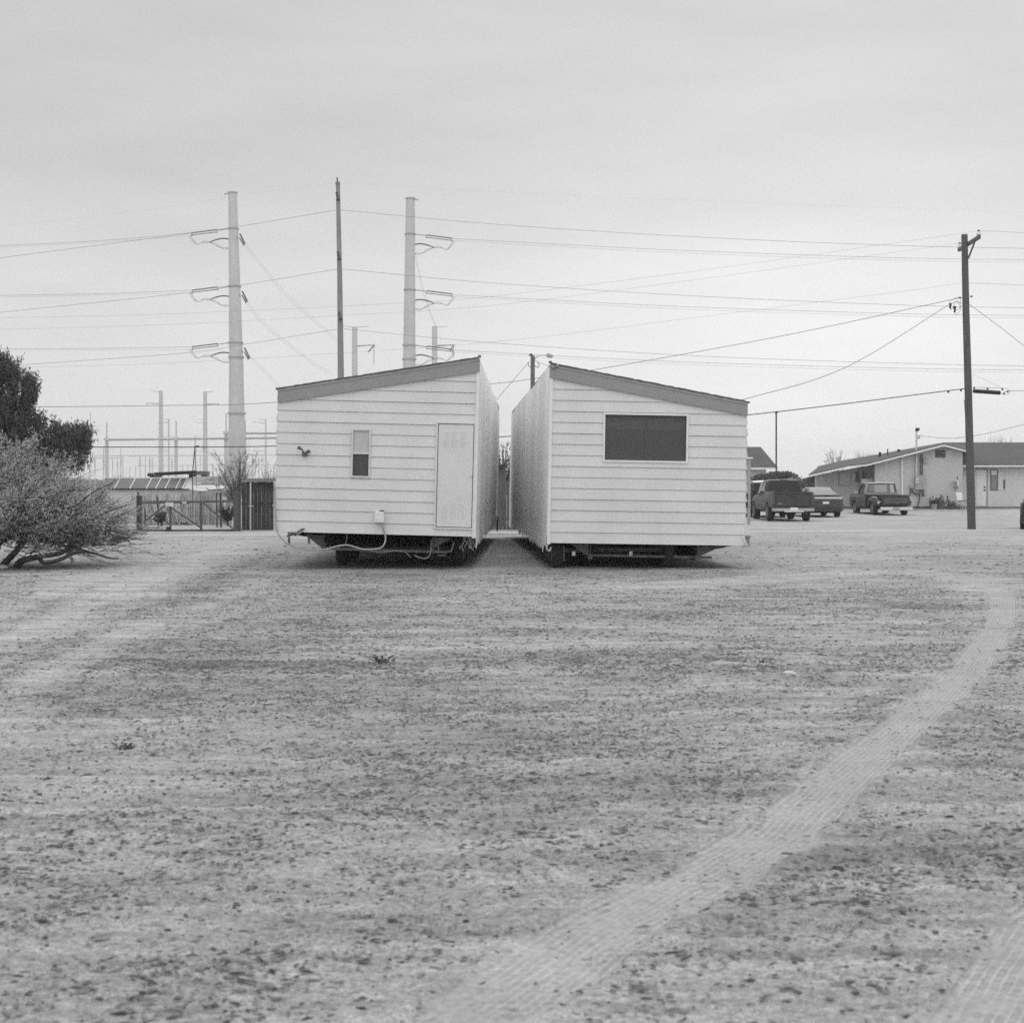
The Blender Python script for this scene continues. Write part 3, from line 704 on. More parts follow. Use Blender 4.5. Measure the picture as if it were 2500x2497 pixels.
def steel_pole(label, axis, Y, widths, rings, side, levels, group):
    """axis: (u,v) top..base; widths in px; side -1: line leaves to the left"""
    base = P(axis[-1][0], HV, Y); base.z = 0
    rt = thing('transmission_pole', label, 'steel power pole', base, group)
    pts = [P(u, v, Y) for u, v in axis]; pts[-1].z = -.2
    m = MB(); m.tube(pts, [px(w, Y) / 2 for w in widths], 20); m.build('shaft', galv_m, rt, smooth='auto')
    def at(v):
        for (u0, v0), (u1, v1), w0, w1 in zip(axis[:-1], axis[1:], widths[:-1], widths[1:]):
            if v0 <= v <= v1: t_ = (v - v0) / (v1 - v0); return u0 + (u1 - u0) * t_, w0 + (w1 - w0) * t_
    for v in rings:
        u, w = at(v); p = P(u, v, Y); r = px(w, Y) / 2
        m = MB(); m.tube([p + Vector((0, 0, -.06)), p + Vector((0, 0, .06))], r * 1.16, 20); m.build('flange_ring', galv_d, rt, smooth='auto')
    u, w = at(rings[0])
    m = MB(); m.tube([P(u, rings[0] + 2, Y), P(u + side * 18, rings[0] + 3, Y)], .05, 6); m.tube([P(u + side * 17.5, rings[0] + 3, Y), P(u + side * 20, rings[0] + 3, Y)], .1, 8); m.build('ground_wire_bracket', galv_d, rt)
    for v in levels:
        u, w = at(v); e = u + side * w / 2; k = side; sl = 3.5
        # dead-end link, twin insulator strings and yoke
        m = MB(); m.tube([P(e, v, Y), P(e + k * 28, v + 4, Y)], .035, 6)
        m.tube([P(e + k * 28, v + 2, Y), P(e + k * 91, v + 10, Y)], .062, 8)
        m.tube([P(e + k * 30, v + 8, Y - .5), P(e + k * 89, v + 15, Y - .5)], .042, 8)
        for f in (28, 90): m.bar(P(e + k * f, v + (2 if f < 50 else 9), Y), P(e + k * f, v + (9 if f < 50 else 17), Y - .5), .10)
        m.build('insulator_string', insul_m, rt, smooth='auto')
        # curved standoff post that holds the jumper
        m = MB(); q = crv([(e, v + 25), (e + k * 13, v + 23.5), (e + k * 28, v + 26), (e + k * 46, v + 32)], Y, 6)
        m.tube(q, [.062] * (len(q) - 6) + [.062, .06, .055, .05, .045, .04], 8); m.build('jumper_post', wood_m, rt, smooth=True)
        for o in (0, 4):
            m = MB(); m.tube(crv([(e + k * (93 + o), v + 17), (e + k * (83 + o), v + 31), (e + k * 76, v + 38), (e + k * 67, v + 34), (e + k * 58, v + 30 + o), (e + k * 46, v + 33)], Y), .020, 5)
            m.tube(crv([(e + k * 46, v + 33), (e + k * 32, v + 36 + o), (e + k * 18, v + 46), (e + k * 8, v + 50 - o), (e, v + 47)], Y), .020, 5)
            m.build('jumper_wire', wire_m, rt)
    return rt, at
TG = 'steel transmission poles by the substation'
tA, atA = steel_pole('tall steel pole standing left of the split home, line leaving to the left', [(568, 470), (573, 700), (577, 900), (579.5, 1188)], 140, [21, 28, 35, 46], [471, 559, 699, 837, 872, 1009], -1, (559, 699, 837), TG)
tB, atB = steel_pole('tall steel pole rising above the roof of the left half, line leaving to the right', [(1002, 485), (1000.5, 700), (999, 900), (997, 1188)], 140, [21.5, 26.5, 31, 42], [485, 572, 708, 843, 877], 1, (572, 708, 843), TG)
# strings on the far side of the left pole
for rt, e, levels, dx, dy in ((tA, 586, (571, 711, 849), 12, 25),):
    for v in levels:
        w = (v - 571) * .04
        m = MB(); m.tube([P(e + w, v, 140.5), P(e + w + dx, v + dy, 141)], .08, 8); m.tube([P(e + w - 1, v + 10, 140), P(e + w + dx - 3, v + dy + 2, 140.5)], .06, 8)
        m.bar(P(e + w + dx + 1, v + dy - 2, 141), P(e + w + dx - 4, v + dy + 3, 140.5), .1); m.build('insulator_string', insul_m, rt)
        m = MB(); m.box2(*[q for a, b in zip(P(e + w - 7, v + 6, 139.2), P(e + w - 5.5, v + 13, 139.3)) for q in (a, b)]); m.build('pole_step', dark_m, rt)

# slender middle pole with three post brackets
b = P(835, HV, 112); b.z = 0
mid = thing('transmission_pole', 'slender dark pole with a spike top, tallest, between the two steel poles', 'steel power pole', b, TG)
ax = [(825, 447), (829.5, 680), (836, 1188)]
m = MB(); q = [P(u, v, 112) for u, v in ax]; q[-1].z = -.2; m.tube(q, [px(10, 112) / 2, px(12.5, 112) / 2, px(20, 112) / 2], 16); m.build('shaft', mat('brown_steel', .22, .8, nscale=2, namt=.25, stretch=(1, 1, .4)), mid, smooth='auto')
m = MB(); m.tube([P(823, 434, 112), P(825, 450, 112)], .055, 8); m.bar(P(819.5, 448.5, 112), P(830, 448.5, 112), .2); m.build('spike_top', dark_m, mid)
for v in (470, 615, 762):
    m = MB(); u = 824 + (v - 470) * .019
    m.tube([P(u - 2, v, 111.5), P(u + 2.5, v + 18, 111.2)], .10, 8); m.bar(P(u - 3, v + 19, 111.5), P(u + 6, v + 19, 111.5), .12); m.build('post_insulator', dark_m, mid)

# two shorter poles behind and the poles far left
def davit_pole(label, ut, vt, wt, wb, Y, arms, struts=(), mt=None, group='shorter steel poles further back'):
    b = P(ut, HV, Y); b.z = 0
    rt = thing('transmission_pole', label, 'steel power pole', b, group)
    m = MB(); t0 = P(ut, vt, Y); b0 = P(ut + (wb - wt) * .1, HV, Y); b0.z = -.2
    m.tube([t0, b0], [px(wt, Y) / 2, px(wb, Y) / 2], 14); m.build('shaft', mt or galv_m, rt, smooth='auto')
    for (u0, v0, u1, v1, w) in arms:
        m = MB(); m.tube([P(u0, v0, Y), P(u1, v1, Y)], [px(w, Y) / 2, px(w * .6, Y) / 2], 6)
        if w > 2.5: m.tube([P(u1, v1 - 1, Y), P(u1, v1 + 4, Y)], px(1.3, Y), 6)
        m.build('crossarm', galv_d, rt)
    for (u0, v0, u1, v1, w) in struts:
        m = MB(); m.tube([P(u0, v0, Y), P(u1, v1, Y)], px(w, Y) / 2, 6); m.build('insulator_string', insul_m, rt)
    return rt
davit_pole('grey davit pole just right of the slender dark pole, over the left roof', 866, 798, 13, 17, 205, [(860, 799, 838, 796, 1.6), (873, 799, 901, 797, 1.6), (873, 845, 914, 842, 4)], [(913, 843, 899, 860, 3.5), (913, 843, 913, 889, 1.6)])
davit_pole('grey davit pole just right of the tall steel pole, over the left roof', 1061, 797, 13, 17, 205, [(1068, 799, 1094, 797, 1.6), (1068, 844, 1108, 842, 4)], [(1107, 843, 1097, 858, 3), (1107, 846, 1107, 872, 1.6)])
davit_pole('far davit pole with arms to the left, behind the substation beam', 393, 954, 9, 13, 350, [(389, 957, 369, 953.5, 1.4), (389, 986, 359, 984, 3), (389, 1032, 382, 1030, 1.2)])
davit_pole('far davit pole with arms to the right, behind the substation beam', 501, 956, 9, 13, 350, [(505, 957.5, 524, 955.5, 1.4), (505, 987, 533, 985.5, 3), (497, 1032, 472, 1031, 1.2), (497, 1024, 487, 1023.5, 1.2)])
davit_pole('thin distant pole beside the left far davit pole', 412, 1023, 3.6, 5, 420, [(411, 1024, 398, 1023, 1.4), (411, 1032, 398, 1031, 2), (411, 1066, 382, 1064.5, 1.3), (411, 1102, 398, 1101, 1.3), (411, 1066, 426, 1065, 1.6)])
davit_pole('thin distant pole close to the left wall of the home', 649, 1023, 3.6, 5, 420, [(648, 1025, 632, 1023.5, 1.6), (648, 1032, 617, 1030.5, 2), (648, 1102, 619, 1100, 1.6)])
davit_pole('thin distant pole between the two far davit poles', 477, 1064, 3.4, 6, 420, [(476, 1066, 473, 1065, 1.2), (478, 1101, 498, 1102.5, 1.4)])

# substation: pipe gantries with lightning masts, and low bus racks
b = P(470, HV, 260); b.z = 0
sub = thing('substation_gantry', 'pale pipe gantry with thin masts behind the gate', 'gantry', b)
for u, w, vt, mast, off in ((261, 9, 1072, 1030, 0), (430, 8.5, 1071, 1028, 0), (552, 9, 1057, 1010, 0), (599, 5, 1070, 1026, 0)):
    m = MB(); q = P(u, HV, 260); q.z = 0; m.tube([P(u, vt, 260), q], px(w, 260) / 2, 12); m.build('column', galv_m, sub, smooth='auto')
    m = MB(); m.tube([P(u, mast, 260), P(u, vt, 260)], px(2.6, 260) / 2, 6); m.build('lightning_mast', galv_d, sub)
for (u0, v0, u1, v1) in ((256, 1073.5, 690, 1069), (546, 1058, 690, 1057.5)):
    m = MB(); m.tube([P(u0, v0, 259.3), P(u1, v1, 259.3)], px(5.6, 260) / 2, 10); m.build('beam', galv_d, sub, smooth='auto')
for u, v in ((260, 1072), (430, 1071), (551, 1056)):
    c = P(u, v, 259); d = px(5, 260)
    m = MB(); m.box2(c.x - d, c.x + d, c.y - d, c.y + d, c.z - d * .7, c.z + d * .7); m.build('beam_joint', galv_m, sub)
b = P(470, HV, 285); b.z = 0
bus = thing('bus_rack', 'low rack of thin tubes and posts under the pipe gantry', 'bus rack', b)
for u0, v0, u1, v1, w in ((222, 1113, 700, 1110.5, 2.6), (222, 1118, 296, 1118, 2.2), (335, 1137, 700, 1134.5, 1.5)):
    m = MB(); m.tube([P(u0, v0, 285), P(u1, v1, 285)], px(w, 285) / 2, 6); m.build('bus_tube', galv_m, bus)
rr = random.Random(4)
for u, vt, w in ((221, 1006, 2.2), (232, 1118, 2), (253, 1090, 2.6), (275, 1118, 1.8), (287, 1118, 1.8), (295, 1095, 2.2), (300, 1114, 2.2), (317, 1140, 1.6), (331, 1136, 1.6), (342, 1113, 2.4), (355, 1115, 2), (366, 1113, 2.2), (372, 1116, 1.6), (420, 1116, 2), (446, 1136, 1.5), (458, 1136, 1.5), (489, 1113, 2), (520, 1136, 1.6), (536, 1113, 1.8), (617, 1111, 3.2), (624, 1112, 1.8), (632, 1116, 2.2), (640, 1112, 1.8), (660, 1134, 1.6), (669, 1134, 1.6), (680, 1111, 2)):
    q = P(u, HV, 285); q.z = 0; m = MB(); m.tube([P(u, vt, 285), q], px(w, 285) / 2, 6)
    if rr.random() < .5: m.tube([P(u, max(vt, 1113) + 8, 285), P(u, max(vt, 1113) + 26, 285)], px(w * 1.7, 285) / 2, 6)
    m.build('bus_post', galv_m, bus)

# ------------------------------------------------------------------ wooden poles
b = P(2372.5, HV, 52); b.z = 0
up = thing('utility_pole', 'dark leaning wooden pole with a crossarm, in front of the white house', 'utility pole', b)
q = [P(2354.5, 573, 52), P(2358, 750, 52), P(2364, 960, 52), P(2372.5, 1293, 52)]; q[-1].z = -.3
m = MB(); m.tube(q, [px(w, 52) / 2 for w in (15.2, 16.5, 18, 20)], 18); m.build('shaft', wood_m, up, smooth='auto')
e0, e1 = P(2341, 610.5, 53.6), P(2391, 578.5, 50.4)
arm_m = mat('crossarm_wood', .115, .85, nscale=8, namt=.3, stretch=(.6, 4, 4))
m = MB(); m.bar(e0, e1, .10, .125); m.build('crossarm', arm_m, up, bevel=.006)
m = MB(); m.bar(P(2379, 592, 51.0), P(2364, 631, 51.85), .055, .03); m.build('arm_brace', arm_m, up)
porc = mat('porcelain', .62, .3, namt=.08)
for (u, v, Y, s_) in ((2389.5, 576, 50.5, 1), (2343, 606, 53.4, 1)):
    p = P(u, v, Y); m = MB(); m.tube([p + Vector((0, 0, z)) for z in (0, .03, .03, .07, .10, .15)], [.02, .03, .085, .085, .06, .05], 12)
    ins = m.build('insulator', porc, up, smooth='auto'); m = MB(); m.tube([p + Vector((0, 0, .15)), p + Vector((0, 0, .2))], .045, 8); m.build('insulator_cap', dark_m, ins)
for u, v, s_ in ((2346, 727, -1), (2369, 724, 1)):
    m = MB(); m.bar(P(u, v, 51.85), P(u + s_ * 5, v, 51.85), .05); m.build('wire_bracket', dark_m, up)
m = MB(); m.bar(P(2356.5, 976, 51.85), P(2358.5, 1010, 51.85), .08, .04); m.build('conduit_guard', wood_m, up)
# splices and drip loops where the service wires leave
for u, v, l in ((2320.5, 740, 13), (2331.5, 748, 15)):
    m = MB(); m.tube([P(u, v, 51.9), P(u - 1, v + l * .45, 51.9)], .05, 8); m.tube([P(u - .5, v + l * .52, 51.9), P(u - 1, v + l, 51.9)], .035, 8); m.build('wire_splice', black_m, up)
m = MB(); m.tube(crv([(2318, 735), (2335, 727), (2346, 727)], 51.9), .008, 5); m.tube(crv([(2322, 752), (2320, 757), (2326, 752), (2330, 742), (2337, 740), (2344, 747), (2340, 755), (2333, 757)], 51.9), .008, 5)
m.tube(crv([(2330, 764), (2335, 768), (2343, 760), (2346, 745), (2345, 730)], 51.9), .008, 5); m.build('drip_loop', wire_m, up)
# cable splice case hanging on the strand
b = P(2410, 957, 51.6)
sc_ = thing('splice_case', 'long black splice case hung on the cable right of the wooden pole', 'cable case', b)
m = MB(); m.tube([P(2375, 954.5, 51.6), P(2377, 954.6, 51.6), P(2441, 959, 51.6), P(2443, 959.2, 51.6)], [.03, .072, .072, .03], 12); m.build('case', black_m, sc_, smooth='auto')
for u, v in ((2378, 947), (2411, 949), (2447, 950.5), (2460, 956), (2451, 961)):
    m = MB(); c = P(u, v, 51.6); m.box2(c.x - .024, c.x + .024, c.y - .03, c.y + .03, c.z - .032, c.z + .032); m.build('cable_spacer', black_m, sc_)
m = MB(); m.tube(crv([(2376, 945.5), (2411, 947), (2447, 947.5), (2463, 952), (2466, 957), (2458, 963), (2444, 962)], 51.6), .007, 5); m.build('cable_loop', wire_m, sc_)
b = P(2330, 955, 52)
sd_ = thing('cable_spacer', 'pair of small black spacers on the cable left of the wooden pole', 'cable spacer', b)
for u, v in ((2315, 957), (2346, 953)):
    m = MB(); c = P(u, v, 52); m.box2(c.x - .026, c.x + .026, c.y - .03, c.y + .03, c.z - .035, c.z + .035); m.build('spacer_block', black_m, sd_)

b = P(1300.5, HV, 75); b.z = 0
gp = thing('utility_pole', 'wooden pole with a curved street lamp arm seen in the gap between the two halves', 'utility pole', b)
q = [P(1300.5, 868, 75), P(1300.5, 1258, 75)]; q[-1].z = -.2
m = MB(); m.tube(q, [px(10.5, 75) / 2, px(14, 75) / 2], 14); m.build('shaft', mat('grey_pole_wood', .14, .85, nscale=8, namt=.25, stretch=(3, 3, .3)), gp, smooth='auto')
m = MB(); m.tube(crv([(1304, 878), (1312, 870), (1322, 867), (1338, 867)], 75), .035, 7)
la = m.build('lamp_arm', alu_m, gp); m = MB(); m.tube([P(1334, 867, 75), P(1338, 868, 75), P(1346, 869.5, 75), P(1351, 870, 75)], [.05, .11, .11, .03], 10); m.tube([P(1339, 865.5, 75), P(1339, 863, 75)], .07, 8); m.build('lamp_head', galv_d, la)
m = MB(); m.tube([P(1296, 868, 75), P(1297, 863, 75)], .05, 6); m.bar(P(1291, 868, 75), P(1300, 866, 75), .06); m.build('pole_top_pin', dark_m, gp)
m = MB(); m.tube(crv([(1305, 893), (1314, 897), (1316, 890), (1312, 885)], 75), .02, 5); m.tube(crv([(1296, 897), (1291, 893), (1289, 884)], 75), .02, 5); m.build('drip_loop', wire_m, gp)

# ------------------------------------------------------------------ wires
def wire(label, pts, wpx, mt=None, group='overhead wires', cat='wire', name='power_line', n=10):
    """pts (u, v, Y); thickness in photo px at its own distance"""
    q = catmull([P(*p) for p in pts], n)
    Ys = [p.y for p in q]
    wk = .48 if max(Ys) > 100 else .74
    m = MB(); m.tube(q, [px(wpx * wk, y) / 2 for y in Ys], 5)
    o = m.build(name, mt or wire_m, None, smooth=True, org=q[0]); return tag(o, label, cat, group)
D = 140
lv = ('top', 'middle', 'lowest')
for k, (v0, vA, vB) in enumerate(((569, 600, 571), (709, 719, 711), (847, 848, 848))):
    wire(f'{lv[k]} twin wire running left from the left steel pole, nearly level', [(466, v0, D), (250, (v0 + vA) / 2 + 3, D), (-80, vA + 4, D)], 1.7)
    wire(f'{lv[k]} thin companion wire just beneath the twin wire left of the left steel pole', [(466, v0 + 6, D), (250, (v0 + vA) / 2 + 7, D), (-80, vA + 8, D)], 1.1, wire_l)
for k, (vm, vl, vr) in enumerate(((513, 630, 603), (657, 763, 748), (803, 895, 890))):
    wire(f'{lv[k]} wire sloping down left from the slender dark pole behind the left steel pole', [(822 + k * 3, vm, 112), (590, vm + 39, 118), (440, vm + 60, 122), (0, vl, 132), (-60, vl + 9, 133)], 1.8)
    wire(f'{lv[k]} single wire sloping right from the slender dark pole to the frame edge', [(832 + k * 4, vm, 112), (1200, vm + 34, 116), (1700, vm + 66, 120), (2200, vr - 3, 126), (2560, vr + 5, 130)], 1.8)
for k, (v0, v1) in enumerate(((583, 633), (720, 769), (855, 902))):
    for dv, nm, w, mt in ((0, 'upper', 1.7, wire_m), (6, 'lower', 1.2, wire_l)):
        wire(f'{nm} conductor of the {lv[k]} pair running right from the right steel pole', [(1106, v0 + dv * .8, D), (1650, v0 + 28 + dv, D), (2200, v1 - 3 + dv, D), (2560, v1 + 2 + dv, D)], w, mt)
for k, (u0, v0, pts) in enumerate(((596, 598, [(690, 715), (760, 780), (822, 832)]), (597, 736, [(640, 790), (740, 872), (800, 912)]), (600, 865, [(640, 905), (690, 960)]))):
    for d, nm in ((0, 'left'), (6, 'right')):
        wire(f'{nm} strand of the {lv[k]} slack pair dropping right from the left steel pole', [(u0 + d, v0, 141)] + [(u + d, v - d * .3, 141 + 15 * (j + 1)) for j, (u, v) in enumerate(pts)], 1.1, wire_l)
wire('upper slack wire dropping from the right steel pole to the davit pole', [(1012, 612, 141), (1030, 690, 165), (1050, 760, 190), (1066, 798, 204)], 1.2, wire_l)
wire('lower slack wire dropping beside the right steel pole', [(1016, 640, 141), (1040, 740, 170), (1078, 832, 204)], 1.0, wire_l)
wire('thin ground wire falling left from the spike of the slender pole', [(824, 446, 112), (600, 476, 116), (300, 520, 122), (-60, 560, 130)], .45, wire_l)
wire('thin ground wire falling right from the spike of the slender pole', [(826, 446, 112), (1200, 468, 118), (1800, 494, 126), (2560, 520, 135)], .45, wire_l)
# distribution line of the wooden pole
wire('thin highest wire sloping left from the front insulator of the wooden pole', [(2390, 564, 50.5), (2200, 591, 60), (1750, 655, 76), (1217, 722, 88), (984, 740, 92), (400, 767, 104), (-60, 777, 112)], 1.1, wire_l)
wire('thin second wire sloping left from the rear insulator of the wooden pole', [(2343, 594, 53.4), (2200, 614, 62), (1750, 676, 78), (1200, 746, 90), (800, 772, 97), (400, 793, 104), (-60, 806, 112)], 1.1, wire_l)
wire('thin third wire sloping left from the shaft of the wooden pole', [(2350, 690, 52), (2200, 712, 62), (1700, 775, 78), (1300, 825, 88), (984, 852, 93), (400, 887, 104), (-60, 900, 112)], 1.1, wire_l)
wire('thin highest wire leaving right from the front insulator of the wooden pole', [(2390, 564, 50.5), (2430, 565, 47), (2560, 572, 42)], 1.1, wire_l)
wire('thin third wire leaving right from the shaft of the wooden pole', [(2363, 691, 52), (2420, 693, 49), (2560, 699, 44)], 1.1, wire_l)
wire('service wire running from the wooden pole to the street lamp pole in the gap', [(2346, 727, 52), (2318, 733, 53), (1890, 824, 63), (1450, 903, 72), (1306, 924, 75)], 1.9)
wire('upper wire running left from the street lamp pole behind the left half', [(1296, 925, 75), (1200, 937, 74), (676, 982, 68), (400, 990, 65), (-80, 995, 60)], 2.0)
wire('drooping service wire from the wooden pole down to the right roof end', [(2346, 740, 52), (2316, 745, 51.5), (2130, 862, 48), (2000, 923, 46), (1812, 976, 44)], 2.2)
wire('short wire from the lamp pole top down behind the right roof', [(1306, 880, 75), (1330, 890, 73), (1375, 905, 68)], 1.5)
wire('slanting stay wire left of the street lamp pole', [(1293, 882, 75), (1202, 988, 79), (1150, 1050, 81)], 1.5, cat='stay wire', name='stay_wire')
wire('thick black cable crossing low behind both halves from the left to the wooden pole', [(-200, 1093, 52), (130, 1091.5, 52), (676, 1089, 52), (1230, 1066, 52), (1826, 1013, 52), (2355, 949, 52)], 3.0, black_m, cat='cable')
wire('thick cable leaving right from the splice case', [(2450, 957, 51.6), (2480, 954, 50), (2560, 954, 47)], 1.8)
wire('stay wire sloping down right from the wooden pole', [(2366, 743, 52), (2430, 790, 50), (2500, 845, 48), (2570, 905, 46)], 1.8, cat='stay wire', name='stay_wire')
wire('faint drop wire right of the wooden pole above the splice case', [(2374, 914, 52), (2443, 945, 51.6)], .8, wire_l)
wire('sagging service wire from the house mast to the right edge', [(2246, 1064, 84), (2320, 1070, 80), (2400, 1060, 74), (2500, 1036, 68), (2570, 1018, 64)], 1.6)
b = P(1895, HV, 88); b.z = 0
gpst = thing('cable_post', 'thin dark steel post under the cable beside the small house', 'post', b)
q = P(1895, HV, 88); q.z = -.1
m = MB(); m.tube([P(1895, 1007, 88), q], px(3.8, 88) / 2, 10); m.build('shaft', dark_m, gpst)
m = MB(); m.bar(P(1892, 1007.5, 88), P(1898.5, 1006, 88), .12); m.build('cable_clamp', dark_m, gpst)
# ------------------------------------------------------------------ kerb
def kerb_y(x): return 46.0 + .22 * x
m = MB()
for i in range(40):
    x0, x1 = -60 + 3.5 * i, -60 + 3.5 * (i + 1) - .01
    m.prism([(x0, kerb_y(x0), -.06), (x1, kerb_y(x1), -.06), (x1, kerb_y(x1), .05), (x0, kerb_y(x0), .05)], (-.03, .16, 0))
kb = m.build('kerb', mat('pale_concrete', .62, .8, nscale=12, namt=.12), None); tag(kb, kind='structure')

# ------------------------------------------------------------------ foliage helpers
def leaf_mesh(cent, dirs, ln, wd, g):
    """one bent leaf (quad) at each centre, along dirs"""
    n = len(cent); d = dirs / (np.linalg.norm(dirs, axis=1, keepdims=True) + 1e-9)
    r = g.normal(size=(n, 3)); s = np.cross(d, r); s /= np.linalg.norm(s, axis=1, keepdims=True) + 1e-9
    L = (ln * (.6 + .8 * g.random(n)))[:, None]; W_ = (wd * (.6 + .8 * g.random(n)))[:, None]
    a = cent - d * L * .5; b = cent + d * L * .5
    V = np.stack([a, cent + s * W_ * .5, b, cent - s * W_ * .5], 1).reshape(-1, 3)
    return V, np.arange(4 * n).reshape(-1, 4)
def leaf_mat(name, lo, hi, rough=.7, trans=.25):
    m = bpy.data.materials.new(name); m.use_nodes = True; t = m.node_tree; b = t.nodes['Principled BSDF']
    b.inputs['Roughness'].default_value = rough; b.inputs['Specular IOR Level'].default_value = .3
    g = t.nodes.new('ShaderNodeNewGeometry'); r = t.nodes.new('ShaderNodeMapRange'); r.inputs[3].default_value = lo; r.inputs[4].default_value = hi
    t.links.new(g.outputs['Random Per Island'], r.inputs[0]); t.links.new(r.outputs[0], b.inputs['Base Color'])
    if trans:
        tr = t.nodes.new('ShaderNodeBsdfTranslucent'); t.links.new(r.outputs[0], tr.inputs['Color'])
        mx_ = t.nodes.new('ShaderNodeMixShader'); mx_.inputs[0].default_value = trans
        out = [n for n in t.nodes if n.type == 'OUTPUT_MATERIAL'][0]
        t.links.new(b.outputs[0], mx_.inputs[1]); t.links.new(tr.outputs[0], mx_.inputs[2]); t.links.new(mx_.outputs[0], out.inputs[0])
    return m
def twig_arrays(starts, ends, r0, r1, g, bend=.12):
    """three sided twigs with one bend"""
    n = len(starts); d = ends - starts; L = np.linalg.norm(d, axis=1, keepdims=True)
    midp = (starts + ends) / 2 + g.normal(size=(n, 3)) * L * bend
    d = d / (L + 1e-9); s = np.cross(d, np.array([.3, .2, .93])); s /= np.linalg.norm(s, axis=1, keepdims=True) + 1e-9; t_ = np.cross(d, s)
    Vs = []
    for p, r in ((starts, r0), (midp, (r0 + r1) / 2), (ends, r1)):
        for k in range(3):
            a = 2 * math.pi * k / 3; Vs.append(p + (s * math.cos(a) + t_ * math.sin(a)) * (r if np.isscalar(r) else r[:, None]))
    V = np.stack(Vs, 1).reshape(-1, 3)
    f = np.array([(i * 3 + k, i * 3 + (k + 1) % 3, (i + 1) * 3 + (k + 1) % 3, (i + 1) * 3 + k) for i in range(2) for k in range(3)])
    Q = (f[None] + (np.arange(n) * 9)[:, None, None]).reshape(-1, 4)
    return V, Q, midp
bark_m = mat('dark_bark', .05, .9, nscale=9, namt=.45, bump=.6, bscale=18)
twig_m = mat('thin_twig', .075, .9, nscale=5, namt=.3)

# ------------------------------------------------------------------ the feathery shrub in the left foreground
g = np.random.default_rng(5)
ctr = np.array([-10.35, 28.3, 0.0])
shrub = thing('mesquite_shrub', 'wide feathery grey shrub sprawling on low crooked trunks at the left edge', 'shrub', ctr)
leafA = leaf_mat('feathery_leaf', .33, .60, trans=.40)
def inside(p, k=1.0):
    q = (p - ctr); rx, ry, rz = 2.75 * k, 2.0 * k, 2.12 * k
    w = 1.0 + .75 * (fbm(p[:, 0] * .9 + p[:, 1] * .3, p[:, 2] * 1.1 + p[:, 1] * .5, 3, 91) - .5)
    return (np.abs(q[:, 0] / rx) ** 2.15 + np.abs(q[:, 1] / ry) ** 2.2 + np.abs(q[:, 2] / rz) ** 2.2) < w
n0 = 9000
pc = ctr + (g.random((n0, 3)) * 2 - 1) * np.array([3.1, 2.1, 0]) + np.stack([np.zeros(n0), np.zeros(n0), .42 + 2.2 * g.random(n0)], 1)
pc = pc[inside(pc) & ~(inside(pc, .45) & (g.random(n0) < .75))]
pc = pc[(pc[:, 2] > .55 - .30 * sstep(-9.2, -7.9, pc[:, 0])) & (pc[:, 1] < 29.3)]
# keep the sprays apart so that gaps and branches show between them
kept = []
for p in pc:
    if all((p - q) @ (p - q) > .19 ** 2 for q in kept[-400:]): kept.append(p)
    if len(kept) >= 450: break
pc = np.array(kept)
pd = pc - (ctr + np.array([-.3, 0, .1])); pd /= np.linalg.norm(pd, axis=1, keepdims=True)
pd = pd + g.normal(0, .28, pc.shape) + np.array([.22, 0, .16]); pd /= np.linalg.norm(pd, axis=1, keepdims=True)
pl_ = .55 + .45 * g.random(len(pc)); nt_ = 13
ax0 = pc - pd * pl_[:, None] * .55; ax1 = pc + pd * pl_[:, None] * .45
f_ = g.random((len(pc), nt_)) ** .8
st = (ax0[:, None] + (ax1 - ax0)[:, None] * f_[:, :, None]).reshape(-1, 3)
dirs = np.repeat(pd, nt_, 0) + g.normal(0, .42, st.shape); dirs /= np.linalg.norm(dirs, axis=1, keepdims=True)
tl = np.repeat(pl_, nt_) * (.30 + .30 * g.random(len(st)))
en = st + dirs * tl[:, None]
fl = .50 - .30 * sstep(-9.2, -7.9, st[:, 0]); st[:, 2] = np.maximum(st[:, 2], fl); en[:, 2] = np.maximum(en[:, 2], fl - .12)
c = pc
VA, QA, _ = twig_arrays(ax0, ax1, .013, .004, g, .06)
V, Q, mid_ = twig_arrays(st, en, .0055, .0025, g)
Q = np.concatenate([Q, QA + len(V)]); V = np.concatenate([V, VA])
# leaves along the twigs
nl = 16; tt = g.random((len(st), nl)) * .95 + .08
lc = (st[:, None] + (en - st)[:, None] * tt[:, :, None]).reshape(-1, 3) + g.normal(0, .022, (len(st) * nl, 3))
ld = np.repeat(dirs, nl, 0) * .6 + g.normal(0, .7, lc.shape)
Vl, Ql = leaf_mesh(lc, ld, .066, .013, g)
np_mesh('foliage', Vl, Ql, leafA, shrub)
# long drooping twigs to the lower right
gs = g.random(230); s2 = np.stack([-9.5 + 1.7 * g.random(230), 26.9 + 1.7 * g.random(230), .28 + .6 * g.random(230)], 1)
e2 = s2 + np.stack([.4 + .8 * g.random(230), g.normal(0, .3, 230), g.normal(.06, .22, 230)], 1); e2[:, 2] = np.maximum(e2[:, 2], .05)
V2, Q2, _ = twig_arrays(s2, e2, .007, .003, g, .10)
nb = 420; e3 = c[g.integers(0, len(c), nb)] * 1.0; s3 = ctr + np.stack([g.normal(.4, .9, nb), g.normal(-.5, .5, nb), .55 + .35 * g.random(nb)], 1)
s3 = s3 + (e3 - s3) * (.15 + .5 * g.random((nb, 1))); e3 = e3 + (e3 - s3) * .12
V3, Q3, _ = twig_arrays(s3, e3, .012, .004, g, .12)
np_mesh('twigs', np.concatenate([V, V2, V3]), np.concatenate([Q, Q2 + len(V), Q3 + len(V) + len(V2)]), twig_m, shrub)
